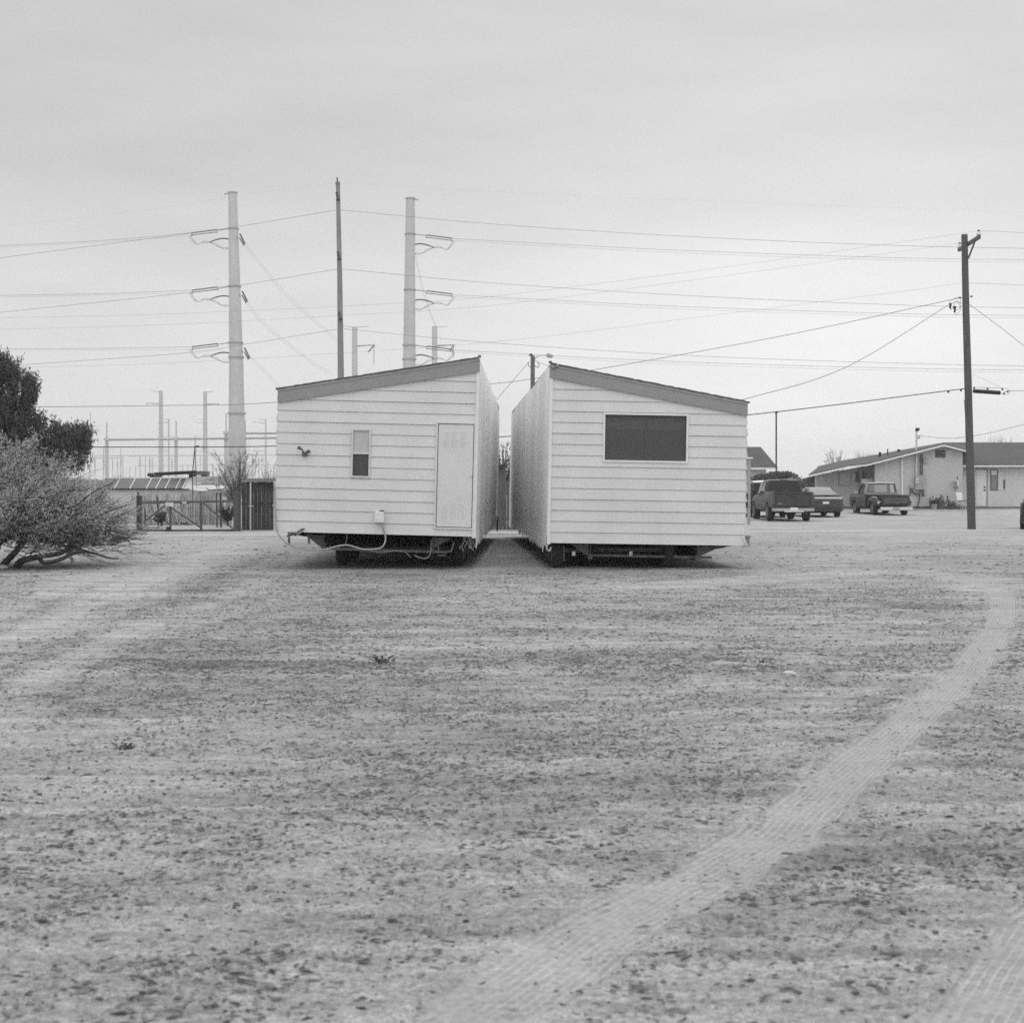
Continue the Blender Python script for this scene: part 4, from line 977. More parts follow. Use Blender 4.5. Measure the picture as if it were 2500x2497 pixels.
def limb(pts, r0, r1, n=7):
    q = catmull([P(u, v, Y) for u, v, Y in pts], n); k = len(q); r0 *= .70
    return q, [r0 * (1 + .05 * math.sin(i * 2.1)) + (r1 - r0) * (i / (k - 1)) ** .8 for i in range(k)]
m = MB()
for pts, r0, r1 in (([(2, 1388, 27.6), (18, 1368, 27.5), (40, 1345, 27.4), (55, 1328, 27.4), (80, 1300, 27.5), (120, 1270, 27.8)], .105, .04),
                    ([(40, 1386, 27.6), (52, 1370, 27.4), (80, 1362, 27.2), (110, 1356, 27.2), (140, 1352, 27.3), (165, 1342, 27.4), (178, 1332, 27.5), (215, 1300, 27.9)], .105, .03),
                    ([(95, 1362, 27.3), (108, 1374, 27.0), (130, 1371, 26.9), (155, 1362, 26.9), (175, 1352, 27), (205, 1344, 27.1)], .06, .035),
                    ([(180, 1334, 27.4), (205, 1345, 27.2), (235, 1352, 27), (268, 1362, 26.8), (290, 1364, 26.7)], .055, .012),
                    ([(0, 1326, 27.6), (15, 1312, 27.5), (35, 1304, 27.5), (48, 1302, 27.6), (70, 1280, 27.8), (60, 1240, 28.2)], .07, .03),
                    ([(-30, 1386, 27.8), (-20, 1340, 27.8), (0, 1326, 27.6), (5, 1300, 27.7), (30, 1260, 28)], .09, .04),
                    ([(-90, 1388, 28), (-80, 1330, 28), (-110, 1260, 28.3), (-90, 1180, 28.6)], .10, .03),
                    ([(180, 1332, 27.5), (220, 1330, 27.3), (265, 1330, 27.0), (300, 1322, 26.9), (325, 1315, 26.9)], .03, .006),
                    ([(60, 1320, 27.4), (100, 1240, 27.6), (130, 1170, 28), (150, 1120, 28.2)], .04, .012),
                    ([(20, 1300, 27.6), (40, 1200, 27.8), (60, 1120, 28.2), (90, 1080, 28.4)], .045, .012),
                    ([(130, 1290, 27.6), (180, 1240, 27.6), (230, 1200, 27.8), (275, 1180, 28)], .035, .010),
                    ([(160, 1340, 27.4), (210, 1280, 27.4), (260, 1250, 27.5), (320, 1230, 27.6)], .035, .008)):
    q, r = limb(pts, r0, r1); m.tube(q, r, 8)
m.build('trunk', bark_m, shrub, smooth=True)

# ------------------------------------------------------------------ dark dense tree behind it
g = np.random.default_rng(8)
TY = 43.0
base = P(-60, HV, TY); base.z = 0
tree = thing('dense_tree', 'dark dense tree with upright tufts behind the grey shrub, cut by the left edge', 'tree', base)
leafB = leaf_mat('dark_leaf', .055, .135, trans=.2)
lob = [(-30, 985, 92, 118, 1), (-110, 980, 120, 140, 1), (18, 908, 30, 40, .5), (-18, 895, 26, 42, .5), (52, 960, 40, 75, .7), (72, 955, 20, 40, .4), (30, 1060, 75, 75, 1), (92, 1075, 38, 60, .7), (115, 1070, 24, 46, .6), (140, 1085, 36, 48, .7), (185, 1078, 40, 38, .7), (212, 1075, 24, 32, .5), (195, 1110, 34, 36, .6), (150, 1120, 60, 44, .8), (60, 1130, 110, 60, 1), (-90, 1120, 140, 90, 1)]
cs, lo_ = [], []
for u, v, ru, rv, w in lob:
    c0 = np.array(P(u, v, TY)); ex = px(ru, TY); ez = px(rv, TY); n = int(900 * (ru * rv) / 2500)
    q = g.normal(size=(n, 3)); q /= np.linalg.norm(q, axis=1, keepdims=True); q *= (g.random(n) ** .42)[:, None]
    cs.append(c0 + q * np.array([ex, max(ex, .5) * 1.0, ez])); 
cs = np.concatenate(cs)
dn = fbm(cs[:, 0] * 2.2 + cs[:, 1], cs[:, 2] * 1.7 + cs[:, 1] * .6, 3, 71)
cs = cs[g.random(len(cs)) < np.clip((dn - .36) * 6, .02, 1)]
tuft = g.permutation(cs)[:9500]
nl = 10
dd = np.array([0, 0, 1.0]) + g.normal(0, .38, (len(tuft), 3)); dd /= np.linalg.norm(dd, axis=1, keepdims=True)
lc = np.repeat(tuft, nl, 0) + np.repeat(dd, nl, 0) * (g.random((len(tuft) * nl, 1)) - .3) * .40 + g.normal(0, .028, (len(tuft) * nl, 3))
Vl, Ql = leaf_mesh(lc, np.repeat(dd, nl, 0) + g.normal(0, .42, lc.shape), .12, .028, g)
np_mesh('foliage', Vl, Ql, leafB, tree)
m = MB()
for pts, r0, r1 in (([(-60, 1310, TY), (-50, 1200, TY), (-30, 1080, TY), (-10, 940, TY), (-5, 890, TY)], .22, .05), ([(-50, 1210, TY), (40, 1130, TY), (130, 1100, TY), (190, 1080, TY)], .12, .03), ([(-50, 1200, TY), (-110, 1080, TY + .3), (-120, 960, TY)], .13, .04), ([(20, 1150, TY), (50, 1020, TY), (55, 950, TY)], .08, .03)):
    q, r = limb(pts, r0, r1); m.tube(q, r, 8)
m.build('trunk', bark_m, tree, smooth=True)

# ------------------------------------------------------------------ bare shrub tree by the dark shed and other small trees
def bare_tree(name, label, cat, base_uv, Y, tips, nst, seed, leafy=0, tw=.010, lm=None, trunk_top=None, zbase=0., group=None):
    g = np.random.default_rng(seed)
    b = P(base_uv[0], base_uv[1], Y); b.z = zbase
    rt = thing(name, label, cat, b, group)
    (u0, u1, v0, v1) = tips
    fork = Vector(b) + Vector((0, 0, max(.15, (P(0, v1, Y).z - zbase) * (trunk_top if trunk_top else .7))))
    m = MB(); S_, E_ = [], []
    sc = px(u1 - u0, Y)
    for i in range(nst):
        a = g.random(); tip = P(u0 + (u1 - u0) * g.random(), v0 + (v1 - v0) * g.random() ** 1.3, Y + g.normal(0, sc * .22))
        mid_ = fork.lerp(tip, .5) + Vector((g.normal(0, sc * .05), g.normal(0, sc * .05), sc * .03 * g.random()))
        st_ = Vector(b) + Vector((g.normal(0, sc * .012), g.normal(0, sc * .012), -.05)) if i < 4 else fork.lerp(mid_, .15 * g.random())
        q = catmull([st_, fork.lerp(mid_, .25), mid_, tip], 5); r0 = tw * (3.2 if i < 4 else 1.5)
        m.tube(q, [r0 + (tw * .4 - r0) * j / (len(q) - 1) for j in range(len(q))], 5)
        for k in range(9):
            j = 5 + int(g.random() * (len(q) - 6)); p = np.array(q[j]); d = np.array(tip - mid_); d = d / (np.linalg.norm(d) + 1e-9) + g.normal(0, .55, 3)
            S_.append(p); E_.append(p + d * sc * (.06 + .10 * g.random()))
    m.build('trunk', twig_m, rt, smooth=True)
    S_, E_ = np.array(S_), np.array(E_); V, Q, mid_ = twig_arrays(S_, E_, tw * .5, tw * .25, g)
    np_mesh('twigs', V, Q, twig_m, rt)
    if leafy:
        n = len(S_); lc = np.repeat(S_, leafy, 0) + np.repeat(E_ - S_, leafy, 0) * g.random((n * leafy, 1)) * 1.1 + g.normal(0, sc * .012, (n * leafy, 3))
        Vl, Ql = leaf_mesh(lc, np.repeat(E_ - S_, leafy, 0) + g.normal(0, .1 * sc, lc.shape), tw * 7, tw * 2.2, g); np_mesh('foliage', Vl, Ql, lm, rt)
    return rt
leafC = leaf_mat('sparse_leaf', .14, .30, trans=.25)
bare_tree('shrub_tree', 'wispy upright shrub tree left of the dark plank shed', 'small tree', (574, 1270), 56, (512, 645, 1095, 1165), 46, 3, 9, .009, leafC, .45)
bare_tree('weed_bush', 'thin wispy bush rising behind the plank shed roof', 'bush', (655, 1270), 58, (628, 690, 1120, 1165), 22, 33, 3, .007, leafC, .6)
bare_tree('bare_tree', 'bare far tree left of the long white roof', 'tree', (2042, 1186), 135, (2012, 2075, 1096, 1130), 34, 21, 2, .018, leafC, .55, group='bare trees behind the white house')
bare_tree('bare_tree', 'faint bare far tree over the middle of the white roof', 'tree', (2108, 1186), 150, (2085, 2135, 1100, 1120), 26, 22, 1, .016, leafC, .6, group='bare trees behind the white house')
bare_tree('bare_tree', 'bare far treetop showing over the roof right of the wooden pole', 'tree', (2435, 1186), 140, (2392, 2475, 1064, 1090), 36, 23, 1, .016, leafC, .6, group='bare trees behind the white house')
bare_tree('leafy_tree', 'pale speckled tree seen through the gap between the two halves', 'tree', (1232, 1270), 66, (1206, 1262, 1075, 1160), 46, 24, 5, .018, leafC, .6)

# ------------------------------------------------------------------ gate
gate_m = mat('grey_timber', .10, .85, nscale=9, namt=.3, stretch=(.6, 4, 4), bump=.3, bscale=14)
GYd = 49.6
b = P(455, HV, GYd); b.z = 0
gate = thing('farm_gate', 'low timber gate with diagonal braces left of the split home', 'gate', b)
def gp_(u, v): return P(u, v, GYd)
m = MB(); m.bar(gp_(344, 1227.5), gp_(572, 1223), .08, .075); m.build('top_rail', gate_m, gate, bevel=.006)
m = MB(); m.bar(gp_(344, 1295.5), gp_(572, 1294), .07, .07); m.build('bottom_rail', gate_m, gate)
for u, v0, v1 in ((416.5, 1234, 1297), (491.5, 1224, 1295)):
    m = MB(); a, c_ = gp_(u, v0), gp_(u + .6, v1); a.y -= .05; c_.y -= .05; m.bar(a, c_, .07, .05); m.build('upright', gate_m, gate)
for a, c_ in (((356, 1272), (407, 1232)), ((420, 1239), (491, 1287)), ((494, 1224), (570, 1290))):
    m = MB(); p, q = gp_(*a), gp_(*c_); p.y -= .1; q.y -= .1; m.bar(p, q, .07, .05); m.build('diagonal_brace', gate_m, gate)
m = MB(); c_ = gp_(416, 1231); m.box2(c_.x - .13, c_.x + .13, c_.y - .16, c_.y - .145, c_.z - .065, c_.z + .065); sg_ = m.build('sign_plate', whitep_m, gate)
m = MB()
for k in range(3): m.box2(c_.x - .10, c_.x + .10 - .04 * k, c_.y - .163, c_.y - .1605, c_.z + .03 - .035 * k, c_.z + .036 - .035 * k)
m.build('faded_print', mat('faded_print', .42, .7), sg_)
m = MB(); c_ = gp_(452, 1227); m.tube([c_ + Vector((x, -.06, 0)) for x in (-.16, -.12, .12, .16)], [.02, .055, .055, .02], 10); lk = m.build('latch', dark_m, gate)
m = MB(); m.box2(c_.x - .085, c_.x + .085, c_.y - .125, c_.y - .119, c_.z - .035, c_.z + .035); m.build('latch_plate', alu_m, lk)
m = MB(); c_ = gp_(412, 1296); m.tube([c_ + Vector((x, -.1, .03)) for x in (-.055, -.05, .05, .055)], [.09, .125, .125, .09], 14); m.build('gate_wheel', tyre_m, gate)
for (u, vt, w, lab) in ((340.5, 1212, .17, 'rounded timber gate post at the left, beside the shrub'), (577, 1206, .17, 'broad timber gate post right of the gate'), (586, 1208, .07, 'slim timber post close against the broad gate post')):
    b = P(u, HV, GYd + .1); b.z = 0
    t_ = thing('gate_post', lab, 'post', b, 'timber posts of the gate')
    m = MB(); a = P(u, vt, GYd + .1); c_ = Vector((a.x, a.y, -.1)); m.bar(a, c_, w, w, up=(0, 1, 0)); m.build('post_shaft', gate_m, t_, bevel=.01)
    m = MB(); m.box2(a.x - w * .56, a.x + w * .56, a.y - w * .56, a.y + w * .56, a.z + .002, a.z + .03); m.build('post_cap', gate_m, t_)
    if u < 400:
        m = MB(); m.bar(P(337.5, 1200, GYd - .05), P(337.5, 1293, GYd - .05), .045); m.build('iron_bar', dark_m, t_)
for u, v0, v1, lab in ((529, 1204, 1225, 'short dark stake on the left of a pair behind the gate'), (538.5, 1204, 1258, 'tall dark stake on the right of a pair behind the gate'), (354, 1244, 1272, 'dark stake behind the gate near the shrub'), (385, 1215, 1245, 'thin leaning stake behind the gate by the stick fence')):
    b = P(u, HV, 54); b.z = 0; q = P(u, v0, 54)
    m = MB(); m.bar(q, (q.x + .02, q.y, -.05), .055 if u > 535 or u < 360 else .04); m.tube([q + Vector((0, 0, -.02)), q + Vector((0, 0, .03))], .022, 6)
    o = m.build('fence_stake', dark_m, None, org=b); tag(o, lab, 'stake', 'stakes behind the gate')

# ------------------------------------------------------------------ stick fence
stick_m = mat('bleached_sticks', .36, .85, nscale=7, namt=.4, stretch=(1, 1, .3))
b = P(450, HV, 58); b.z = 0
sf = thing('stick_fence', 'pale fence of bleached upright sticks behind the gate', 'stick fence', b)
rr = random.Random(9)
m = MB(); x = P(330, HV, 58).x; xe = P(568, HV, 58).x
i = 0
while x < xe:
    lean = rr.gauss(.0, .03) + (.16 if (x - P(330, HV, 58).x) < 1.7 and rr.random() < .6 else 0) + (-.12 if rr.random() < .08 else 0)
    ht = 1.27 + rr.uniform(-.16, .10); r = rr.uniform(.012, .026); y = 58 + rr.uniform(-.06, .06)
    a = Vector((x, y - .03, -.02)); c_ = Vector((x - lean * 1.2, y + .05, ht))
    m.tube([a, a.lerp(c_, .5) + Vector((rr.gauss(0, .02), 0, 0)), c_], [r, r * .95, r * .7], 5)
    x += rr.uniform(.018, .038)
for k in range(46):
    x0 = P(rr.uniform(355, 470), HV, 57.6).x
    a = Vector((x0, 57.5 + rr.uniform(-.2, .2), .03)); c_ = a + Vector((-rr.uniform(.15, .5), .3, rr.uniform(.3, .8))); m.tube([a, c_], [.022, .016], 5)
m.build('sticks', stick_m, sf)
m = MB(); m.bar((P(330, HV, 58).x, 58.12, .95), (xe, 58.12, .92), .04); m.bar((P(330, HV, 58).x, 58.12, .35), (xe, 58.12, .33), .04); m.build('fence_rail', gate_m, sf)
# bits at the foot of the fence
def debris(label, u, v, Y, n, s, seed, mt=None, name='fallen_sticks', cat='sticks'):
    rr = random.Random(seed); p0 = P(u, v, Y); p0.z = 0; m = MB()
    for k in range(n):
        a = p0 + Vector((rr.gauss(0, s), rr.gauss(0, s * .5), rr.uniform(.01, .06))); d = Vector((rr.gauss(0, s * .8), rr.gauss(0, s * .4), rr.uniform(0, s * .5)))
        q = [a, a + d * .5 + Vector((0, 0, .03)), a + d]; m.tube(q, [.02, .018, .012], 5)
    o = m.build(name, mt or stick_m, None, org=p0); return tag(o, label, cat)
debris('heap of fallen pale sticks left of the gate wheel', 366, 1290, 51.5, 26, .22, 5)
debris('small heap of dark sticks at the foot of the stick fence', 452, 1275, 57, 14, .2, 6, twig_m)
bare_tree('dead_bush', 'dark dead bush leaning on the stick fence behind the gate', 'bush', (394, 1285), 55, (376, 408, 1248, 1272), 40, 41, 6, .012, leafB, .5)
bare_tree('dry_bush', 'dark brushy thicket beside the right gate post', 'bush', (556, 1270), 56.5, (534, 575, 1236, 1262), 40, 42, 7, .014, leafB, .5)

# ------------------------------------------------------------------ low shed with sloping panes behind the stick fence
wall_w = mat('whitewashed_wall', .50, .8, nscale=8, namt=.12, big=.1)
SY = 66.0
b = P(430, HV, SY); b.z = 0
shed = thing('low_shed', 'long low white shed with a sloping row of dark panes behind the stick fence', 'shed', b)
xl, xr = P(245, HV, SY).x, P(485, HV, SY).x
m = MB(); m.box2(xl, xr, SY + .01, SY + 4, -.1, 1.36); m.build('wall', wall_w, shed)
zt_ = P(0, 1166, SY + 1).z
m = MB(); m.prism([(xl, SY - .02, 1.365), (xl, SY + 1.0, zt_), (xl, SY + 4, zt_ + .02), (xl, SY + 4, 1.365)], (xr - xl, 0, 0)); m.build('roof', wall_w, shed)
m = MB(); m.bar((xl, SY - .06, 1.385), (xr - .4, SY - .06, 1.385), .07, .05); m.build('gutter', dark_m, shed)
pane_m = mat('dusty_pane', .095, .5, nscale=6, namt=.3)
def slope(u, f, lift=.012):
    y = SY - .02 + 1.02 * f; z = 1.365 + (zt_ - 1.365) * f + lift; X = (u - CX) * SY / F; return Vector((X, y - lift, z))
for u0, u1 in ((240, 276), (279, 314), (317, 354), (357, 377), (379, 400), (402, 426), (430, 442)):
    m = MB(); m.prism([slope(u0 + 2, .08), slope(u1 + 2, .08), slope(u1 + 3.5, .88), slope(u0 + 3.5, .88)], (0, -.012, .012)); pn = m.build('roof_pane', pane_m, shed)
    m = MB(); m.bar(slope(u1 + 3.3, .04, .03), slope(u1 + 5.3, .95, .03), .05, .03); m.build('pane_bar', wall_w, pn)
m = MB(); m.bar(slope(236, .93, .03), slope(446, .93, .03), .05, .035); m.build('pane_head', whitep_m, shed)
# flat pale roofs right of it
b = P(520, HV, 64); b.z = 0
tarp = thing('tarp_shelter', 'pale flat-roofed shelter with a white tarp edge, right of the pane shed', 'shelter', b)
def slab(v0, v1, u0, u1, Y, dep, name, mt):
    a, c_ = P(u0, v0, Y), P(u1, v1, Y); m = MB(); m.box2(a.x, c_.x, Y, Y + dep, c_.z, a.z); return m.build(name, mt, tarp)
slab(1163, 1180, 470, 556, 66.6, 3, 'upper_roof', mat('grey_white_sheet', .44, .7, nscale=4, namt=.16, stretch=(.5, 1, 2)))
slab(1181, 1185, 470, 560, 65.6, 2, 'roof_edge', trim_m)
slab(1186.5, 1212, 486, 560, 65.2, 2, 'front_wall', wall_w)
def sheet(a, b): 
    p = P(472 + 90 * a, 1184 + 12 * b + (2.5 * math.sin(a * 7) if b > .5 else 0) , 64.9 - .5 * b); return p
m = MB(); m.grid(16, 4, sheet); m.build('tarp', wall_w, tarp, recalc=False)
m = MB(); m.tube(crv([(503, 1191), (508, 1195), (520, 1196), (545, 1194), (552, 1188)], 64.3), .02, 5); m.build('tarp_rope', dark_m, tarp)
xa = P(470, HV, 66).x
for u in (488, 558):
    q = P(u, 1186, 65.1); m = MB(); m.bar(q, (q.x, q.y, -.1), .08); m.build('shelter_post', gate_m, tarp)
# dark beam lying on the roof
b = P(440, 1160, 67.2)
bm_ = thing('roof_beam', 'long dark timber beam lying across the low white roofs', 'beam', b)
zr = zt_ + .03
p0, p1 = P(378, 1157.5, 67.4), P(478, 1152.5, 67.0)
m = MB(); m.bar(p0, p1, .24, .15); m.build('beam_plank', dark_m, bm_)
m = MB(); m.bar(P(378, 1155, 67.25), P(478, 1149.5, 66.85), .26, .03); m.build('beam_edge', gate_m, bm_)
m = MB(); m.box2(P(478, HV, 67).x, P(508, HV, 67).x, 66.9, 67.4, P(0, 1160, 67).z, P(0, 1150, 67).z); m.build('beam_end_box', rust_m, bm_)
for u in (385, 470, 500):
    m = MB(); c_ = P(u, 1160, 67.3); m.box2(c_.x - .15, c_.x + .15, 67.2, 67.5, zt_ + .0, c_.z + .05); m.build('beam_block', gate_m, bm_)
b = P(368, 1159, 67.3)
m = MB(); m.tube([P(360, 1159, 67.3), P(361, 1159, 67.3), P(373, 1158.5, 67.3), P(374, 1158.5, 67.3)], [.04, .085, .085, .04], 10); m.box2(P(363, 0, 67).x, P(371, 0, 67).x, 67.25, 67.4, zt_ + .0, P(0, 1159, 67.3).z)
o = m.build('roof_vent', dark_m, None, org=b); tag(o, 'short dark vent drum on the shed roof left of the beam', 'vent')
b = P(472, HV, 63.9); b.z = 0
gm_ = thing('antenna_mast', 'thin dark mast with a stay standing in front of the shelter', 'mast', b)
q = P(471, HV, 63.9); q.z = 0
m = MB(); m.tube([P(476, 1092, 63.9), P(470.5, 1150, 63.9), q], .022, 6); m.build('mast_pole', dark_m, gm_)
m = MB(); m.tube([P(476, 1092, 63.9), P(479, 1150, 64.3), P(480, 1190, 64.6)], .010, 5); m.build('mast_stay', dark_m, gm_)
m = MB(); m.tube(crv([(474, 1093), (478, 1090), (486, 1089)], 63.9), .03, 6); m.build('mast_head', dark_m, gm_)

# ------------------------------------------------------------------ dark plank shed and plank fence behind the homes
plank_m = mat('dark_planks', .050, .85, nscale=6, namt=.5, stretch=(5, 5, .3), big=.25, bigscale=2)
plank_l = mat('grey_planks', .105, .85, nscale=6, namt=.45, stretch=(5, 5, .3), big=.2, bigscale=2)
def planks(m, u0, u1, Y, ztop, rr, pw=.14, dip=0.):
    x0, x1 = P(u0, HV, Y).x, P(u1, HV, Y).x; x = x0; k = 0
    while x < x1 - .02:
        w = min(pw * rr.uniform(.85, 1.1), x1 - x)
        m.box2(x + .004, x + w - .004, Y + rr.uniform(0, .012), Y + .03, -.05, ztop + rr.uniform(-.03, .03) - dip * (x - x0)); x += w
b = P(632, HV, 51); b.z = 0
ds = thing('plank_shed', 'dark plank shed with a sagging black roof left of the split home', 'shed', b)
rr = random.Random(2)
m = MB(); planks(m, 590, 690, 51, 1.68, rr); m.build('plank_wall', plank_m, ds)
def rf(a, b): return P(602 + 92 * a, 1168 - 1.5 * a + 8 * b * (1 - .5 * a) + 3 * math.sin(a * 3.0) * b, 50.8 + .5 * (1 - b))
m = MB(); m.grid(12, 4, rf); q = P(604, 1168, 51.4); m.box2(q.x, P(694, 0, 51.4).x, 51.3, 54, q.z - .05, q.z); m.build('roof', black_m, ds, recalc=False)
for u, v0, v1, vb in ((612, 1177, 1294, 1235), (670, 1174, 1294, 1234)):
    m = MB(); a = P(u, v0, 50.8); m.bar(a, (a.x, a.y, -.05), .045); m.bar(P(u - 5, vb, 50.77), P(u + 7, vb, 50.77), .03); m.build('pale_post', alu_m, ds)
m = MB(); m.bar(P(590, 1230, 51.06), P(690, 1230, 51.06), .03, .09); m.build('shed_rail', plank_m, ds)
b = P(1232, HV, 51.5); b.z = 0
pf = thing('plank_fence', 'grey plank fence closing the view through the gap between the halves', 'fence', b)
m = MB(); planks(m, 1120, 1330, 51.5, 1.70, rr); m.build('plank_boards', plank_l, pf)
m = MB(); m.bar(P(1120, 1205, 51.6), P(1330, 1205, 51.6), .04, .09); m.bar(P(1120, 1265, 51.6), P(1330, 1265, 51.6), .04, .09); m.build('fence_rail', plank_l, pf)
b = P(1222, HV, 56); b.z = 0
gs_ = thing('garden_shed', 'small grey shed with a dark flat roof edge behind the plank fence in the gap', 'shed', b)
m = MB(); m.box2(P(1190, 0, 56).x, P(1234, 0, 56).x, 56, 58, -.1, P(0, 1138, 56).z); m.build('wall', plank_l, gs_)
c_ = P(1235, 1135, 55.8); m = MB(); m.prism([(P(1180, 0, 55.8).x, 55.7, c_.z), (c_.x, 55.7, c_.z + .03), (c_.x - .1, 55.7, c_.z - .09), (P(1180, 0, 55.8).x, 55.7, c_.z - .09)], (0, 2.5, 0)); m.build('roof', dark_m, gs_)
# low distant brush along the horizon
g = np.random.default_rng(77)
n = 60000; ux = g.random(n) * 340 - 175; yy = 300 + 25 * g.random(n)
hh_ = 1.2 + 2.8 * fbm(ux * .12, ux * 0 + 3, 4, 13)
cc = np.stack([ux, yy, g.random(n) ** .8 * hh_], 1)
Vl, Ql = leaf_mesh(cc, g.normal(size=cc.shape), .7, .35, g)
o = np_mesh('distant_brush', Vl, Ql, leafC); tag(o, 'low grey brush far off along the horizon', 'brush', kind='stuff')
# weeds, stones and scraps on the lot
def weed(label, u, v, r, n, seed):
    x, y = GP(u, v); g = np.random.default_rng(seed)
    cc = np.stack([g.normal(0, r * .5, n), g.normal(0, r * .3, n), np.abs(g.normal(0, r * .22, n))], 1)
    Vl, Ql = leaf_mesh(cc, cc * np.array([1, 1, .3]) + g.normal(0, .3 * r, cc.shape) + np.array([0, 0, .2 * r]), r * .34, r * .12, g)
    o = np_mesh('ground_weed', Vl + np.array([x, y, 0.0]), Ql, leafB, org=(x, y, 0)); tag(o, label, 'weed', 'small weeds on the lot')
weed('dark weed clump at the left of the dirt lot', 306, 1828, .085, 90, 1)
weed('flat weed in front of the left half', 930, 1618, .12, 90, 2)
weed('flat weed in front of the right half', 1866, 1620, .085, 90, 3)
weed('small weed patch close to the bottom left corner', 82, 2462, .032, 70, 4)
def stone(label, u, v, s, seed, mt):
    x, y = GP(u, v); rr = random.Random(seed); bm = bmesh.new(); bmesh.ops.create_icosphere(bm, subdivisions=2, radius=1)
    for q in bm.verts: q.co = Vector((q.co.x * s * 1.3, q.co.y * s, q.co.z * s * .6 + s * .3)) * rr.uniform(.85, 1.12)
    me = bpy.data.meshes.new('stone'); bm.to_mesh(me); bm.free(); me.materials.append(mt); o = bpy.data.objects.new('stone', me); COL.objects.link(o); o.location = (x, y, 0); tag(o, label, 'stone', 'pale stones on the lot')
stone_m = mat('pale_stone', .42, .85, nscale=8, namt=.2)
stone('pale stone right of centre in front of the right half', 1926, 1649, .045, 1, stone_m)
stone('small white stone beside the tyre track bend', 2182, 1727, .02, 2, stone_m)
stone('pale stone under the shrub at the left edge', 6, 1388, .09, 3, stone_m)
stone('white stone near the wooden pole side of the right half', 1955, 1345, .06, 4, stone_m)
x, y = GP(166, 1376)
m = MB(); m.grid(8, 6, lambda a, b: (x - .10 + .22 * a + .05 * b, y + .05 * math.sin(5 * a), .24 * (1 - a) * (1 - .3 * b) + .05 * math.sin(4 * b + 6 * a) + .03))
o = m.build('paper_scrap', whitep_m, None, org=(x, y, 0), recalc=False); tag(o, 'crumpled white paper scrap under the grey shrub', 'litter')
# ------------------------------------------------------------------ white stucco house on the right
HY = 85.0
stucco_m = mat('dim_stucco', .50, .85, nscale=14, namt=.07, big=.05, bump=.3, bscale=30)  # house stucco darkened to paint in the shade on gable and porch
stucco_lit = mat('lit_stucco', .62, .85, nscale=14, namt=.06, big=.05, bump=.3, bscale=30)  # same stucco lightened for the stronger light on the wing
roof_m = mat('roof_shingle', .058, .9, nscale=26, namt=.45, big=.10, bigscale=.7)
found_m = mat('dark_plinth', .10, .85, nscale=6, namt=.3)
winb_m = mat('grey_window', .24, .3, nscale=4, namt=.2)
b = P(2250, HV, HY); b.z = .2
hs = thing('white_house', 'long low white stucco house with a dark shingle roof on the right', 'house', b)
def hp(u, v, Y=HY): return P(u, v, Y)
# gable wall and porch wall
peak, k1, k2 = (2303, 1092), (2137, 1133), (2117, 1138)
m = MB()
poly = [hp(2136, 1240), hp(2350, 1240), hp(2350, 1103), hp(2303, 1090), hp(2136, 1133)]
m.prism(poly, (0, .3, 0)); m.build('gable_wall', stucco_m, hs)
m = MB(); m.prism([hp(1992, 1240, HY + 1.6), hp(2138, 1240, HY + 1.6), hp(2138, 1133, HY + 1.6), hp(1992, 1160, HY + 1.6)], (0, .3, 0)); m.build('porch_wall', stucco_m, hs)
m = MB(); m.prism([hp(1972, 1240, HY + 3), hp(1998, 1240, HY + 3), hp(1998, 1160, HY + 3), hp(1972, 1165, HY + 3)], (0, .3, 0)); m.build('back_wall', plank_l, hs)
m = MB(); m.box2(hp(2341, 0, HY + 1.5).x, 34, HY + 1.5, HY + 1.8, .2, P(0, 1138, HY + 1.5).z); m.build('wing_wall', stucco_lit, hs)
m = MB(); m.box2(hp(1990, 0).x, hp(2351, 0).x, HY - .03, HY - .002, .05, P(0, 1236, HY).z); m.box2(hp(2340, 0, HY + 1.5).x, 34, HY + 1.45, HY + 1.49, .05, P(0, 1237, HY + 1.5).z); m.build('plinth', found_m, hs)
# roofs: left gable plane, short right plane and the wing
def plane(name, a, mt=roof_m, th=.08):
    m = MB(); m.prism(a, (0, 0, th)); return m.build(name, mt, hs)
fr = HY - .5
R0, R1, R2, R3 = P(2303, 1086.5, fr), P(2117, 1134.5, fr), P(2071, 1139, fr), P(1974, 1161.5, fr)
B0, B2, B3 = P(2304, 1083, fr + 9), P(2062, 1126, fr + 9), P(1996, 1141.5, fr + 9)
plane('roof', [R0, B0, P(2128, 1114.5, fr + 9), R1])
plane('roof', [R1, P(2128, 1114.5, fr + 9), B2, R2])
plane('roof', [R2, B2, B3, P(1996, 1144, fr + 8.8), R3])
plane('roof', [R0, P(2364, 1102, fr), P(2364, 1092, fr + 6), B0])
w0, w1 = P(2346, 1137, HY + .9), P(2800, 1137, HY + .9); w1.z = w0.z
r0, r1 = P(2316, 1094, HY + 5), P(2800, 1083, HY + 6.5)
plane('wing_roof', [w0, w1, Vector((w1.x, HY + 6.5, P(0, 1083, HY + 6.5).z)), P(2303, 1083, HY + 6.5)])
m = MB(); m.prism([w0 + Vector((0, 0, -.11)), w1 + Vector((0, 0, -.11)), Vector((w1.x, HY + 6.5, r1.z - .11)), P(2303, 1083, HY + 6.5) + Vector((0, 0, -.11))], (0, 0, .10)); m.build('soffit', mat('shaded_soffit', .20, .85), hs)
def board(name, pts, w=.10):
    for a, c_ in zip(pts[:-1], pts[1:]):
        m = MB(); a = a + Vector((0, -.05, -.02)); c_ = c_ + Vector((0, -.05, -.02)); m.bar(a, c_, .05, w); m.build(name, whitep_m, hs)
board('rake_board', [R3, R2, R1, R0]); board('rake_board', [R0, P(2364, 1102, fr)])
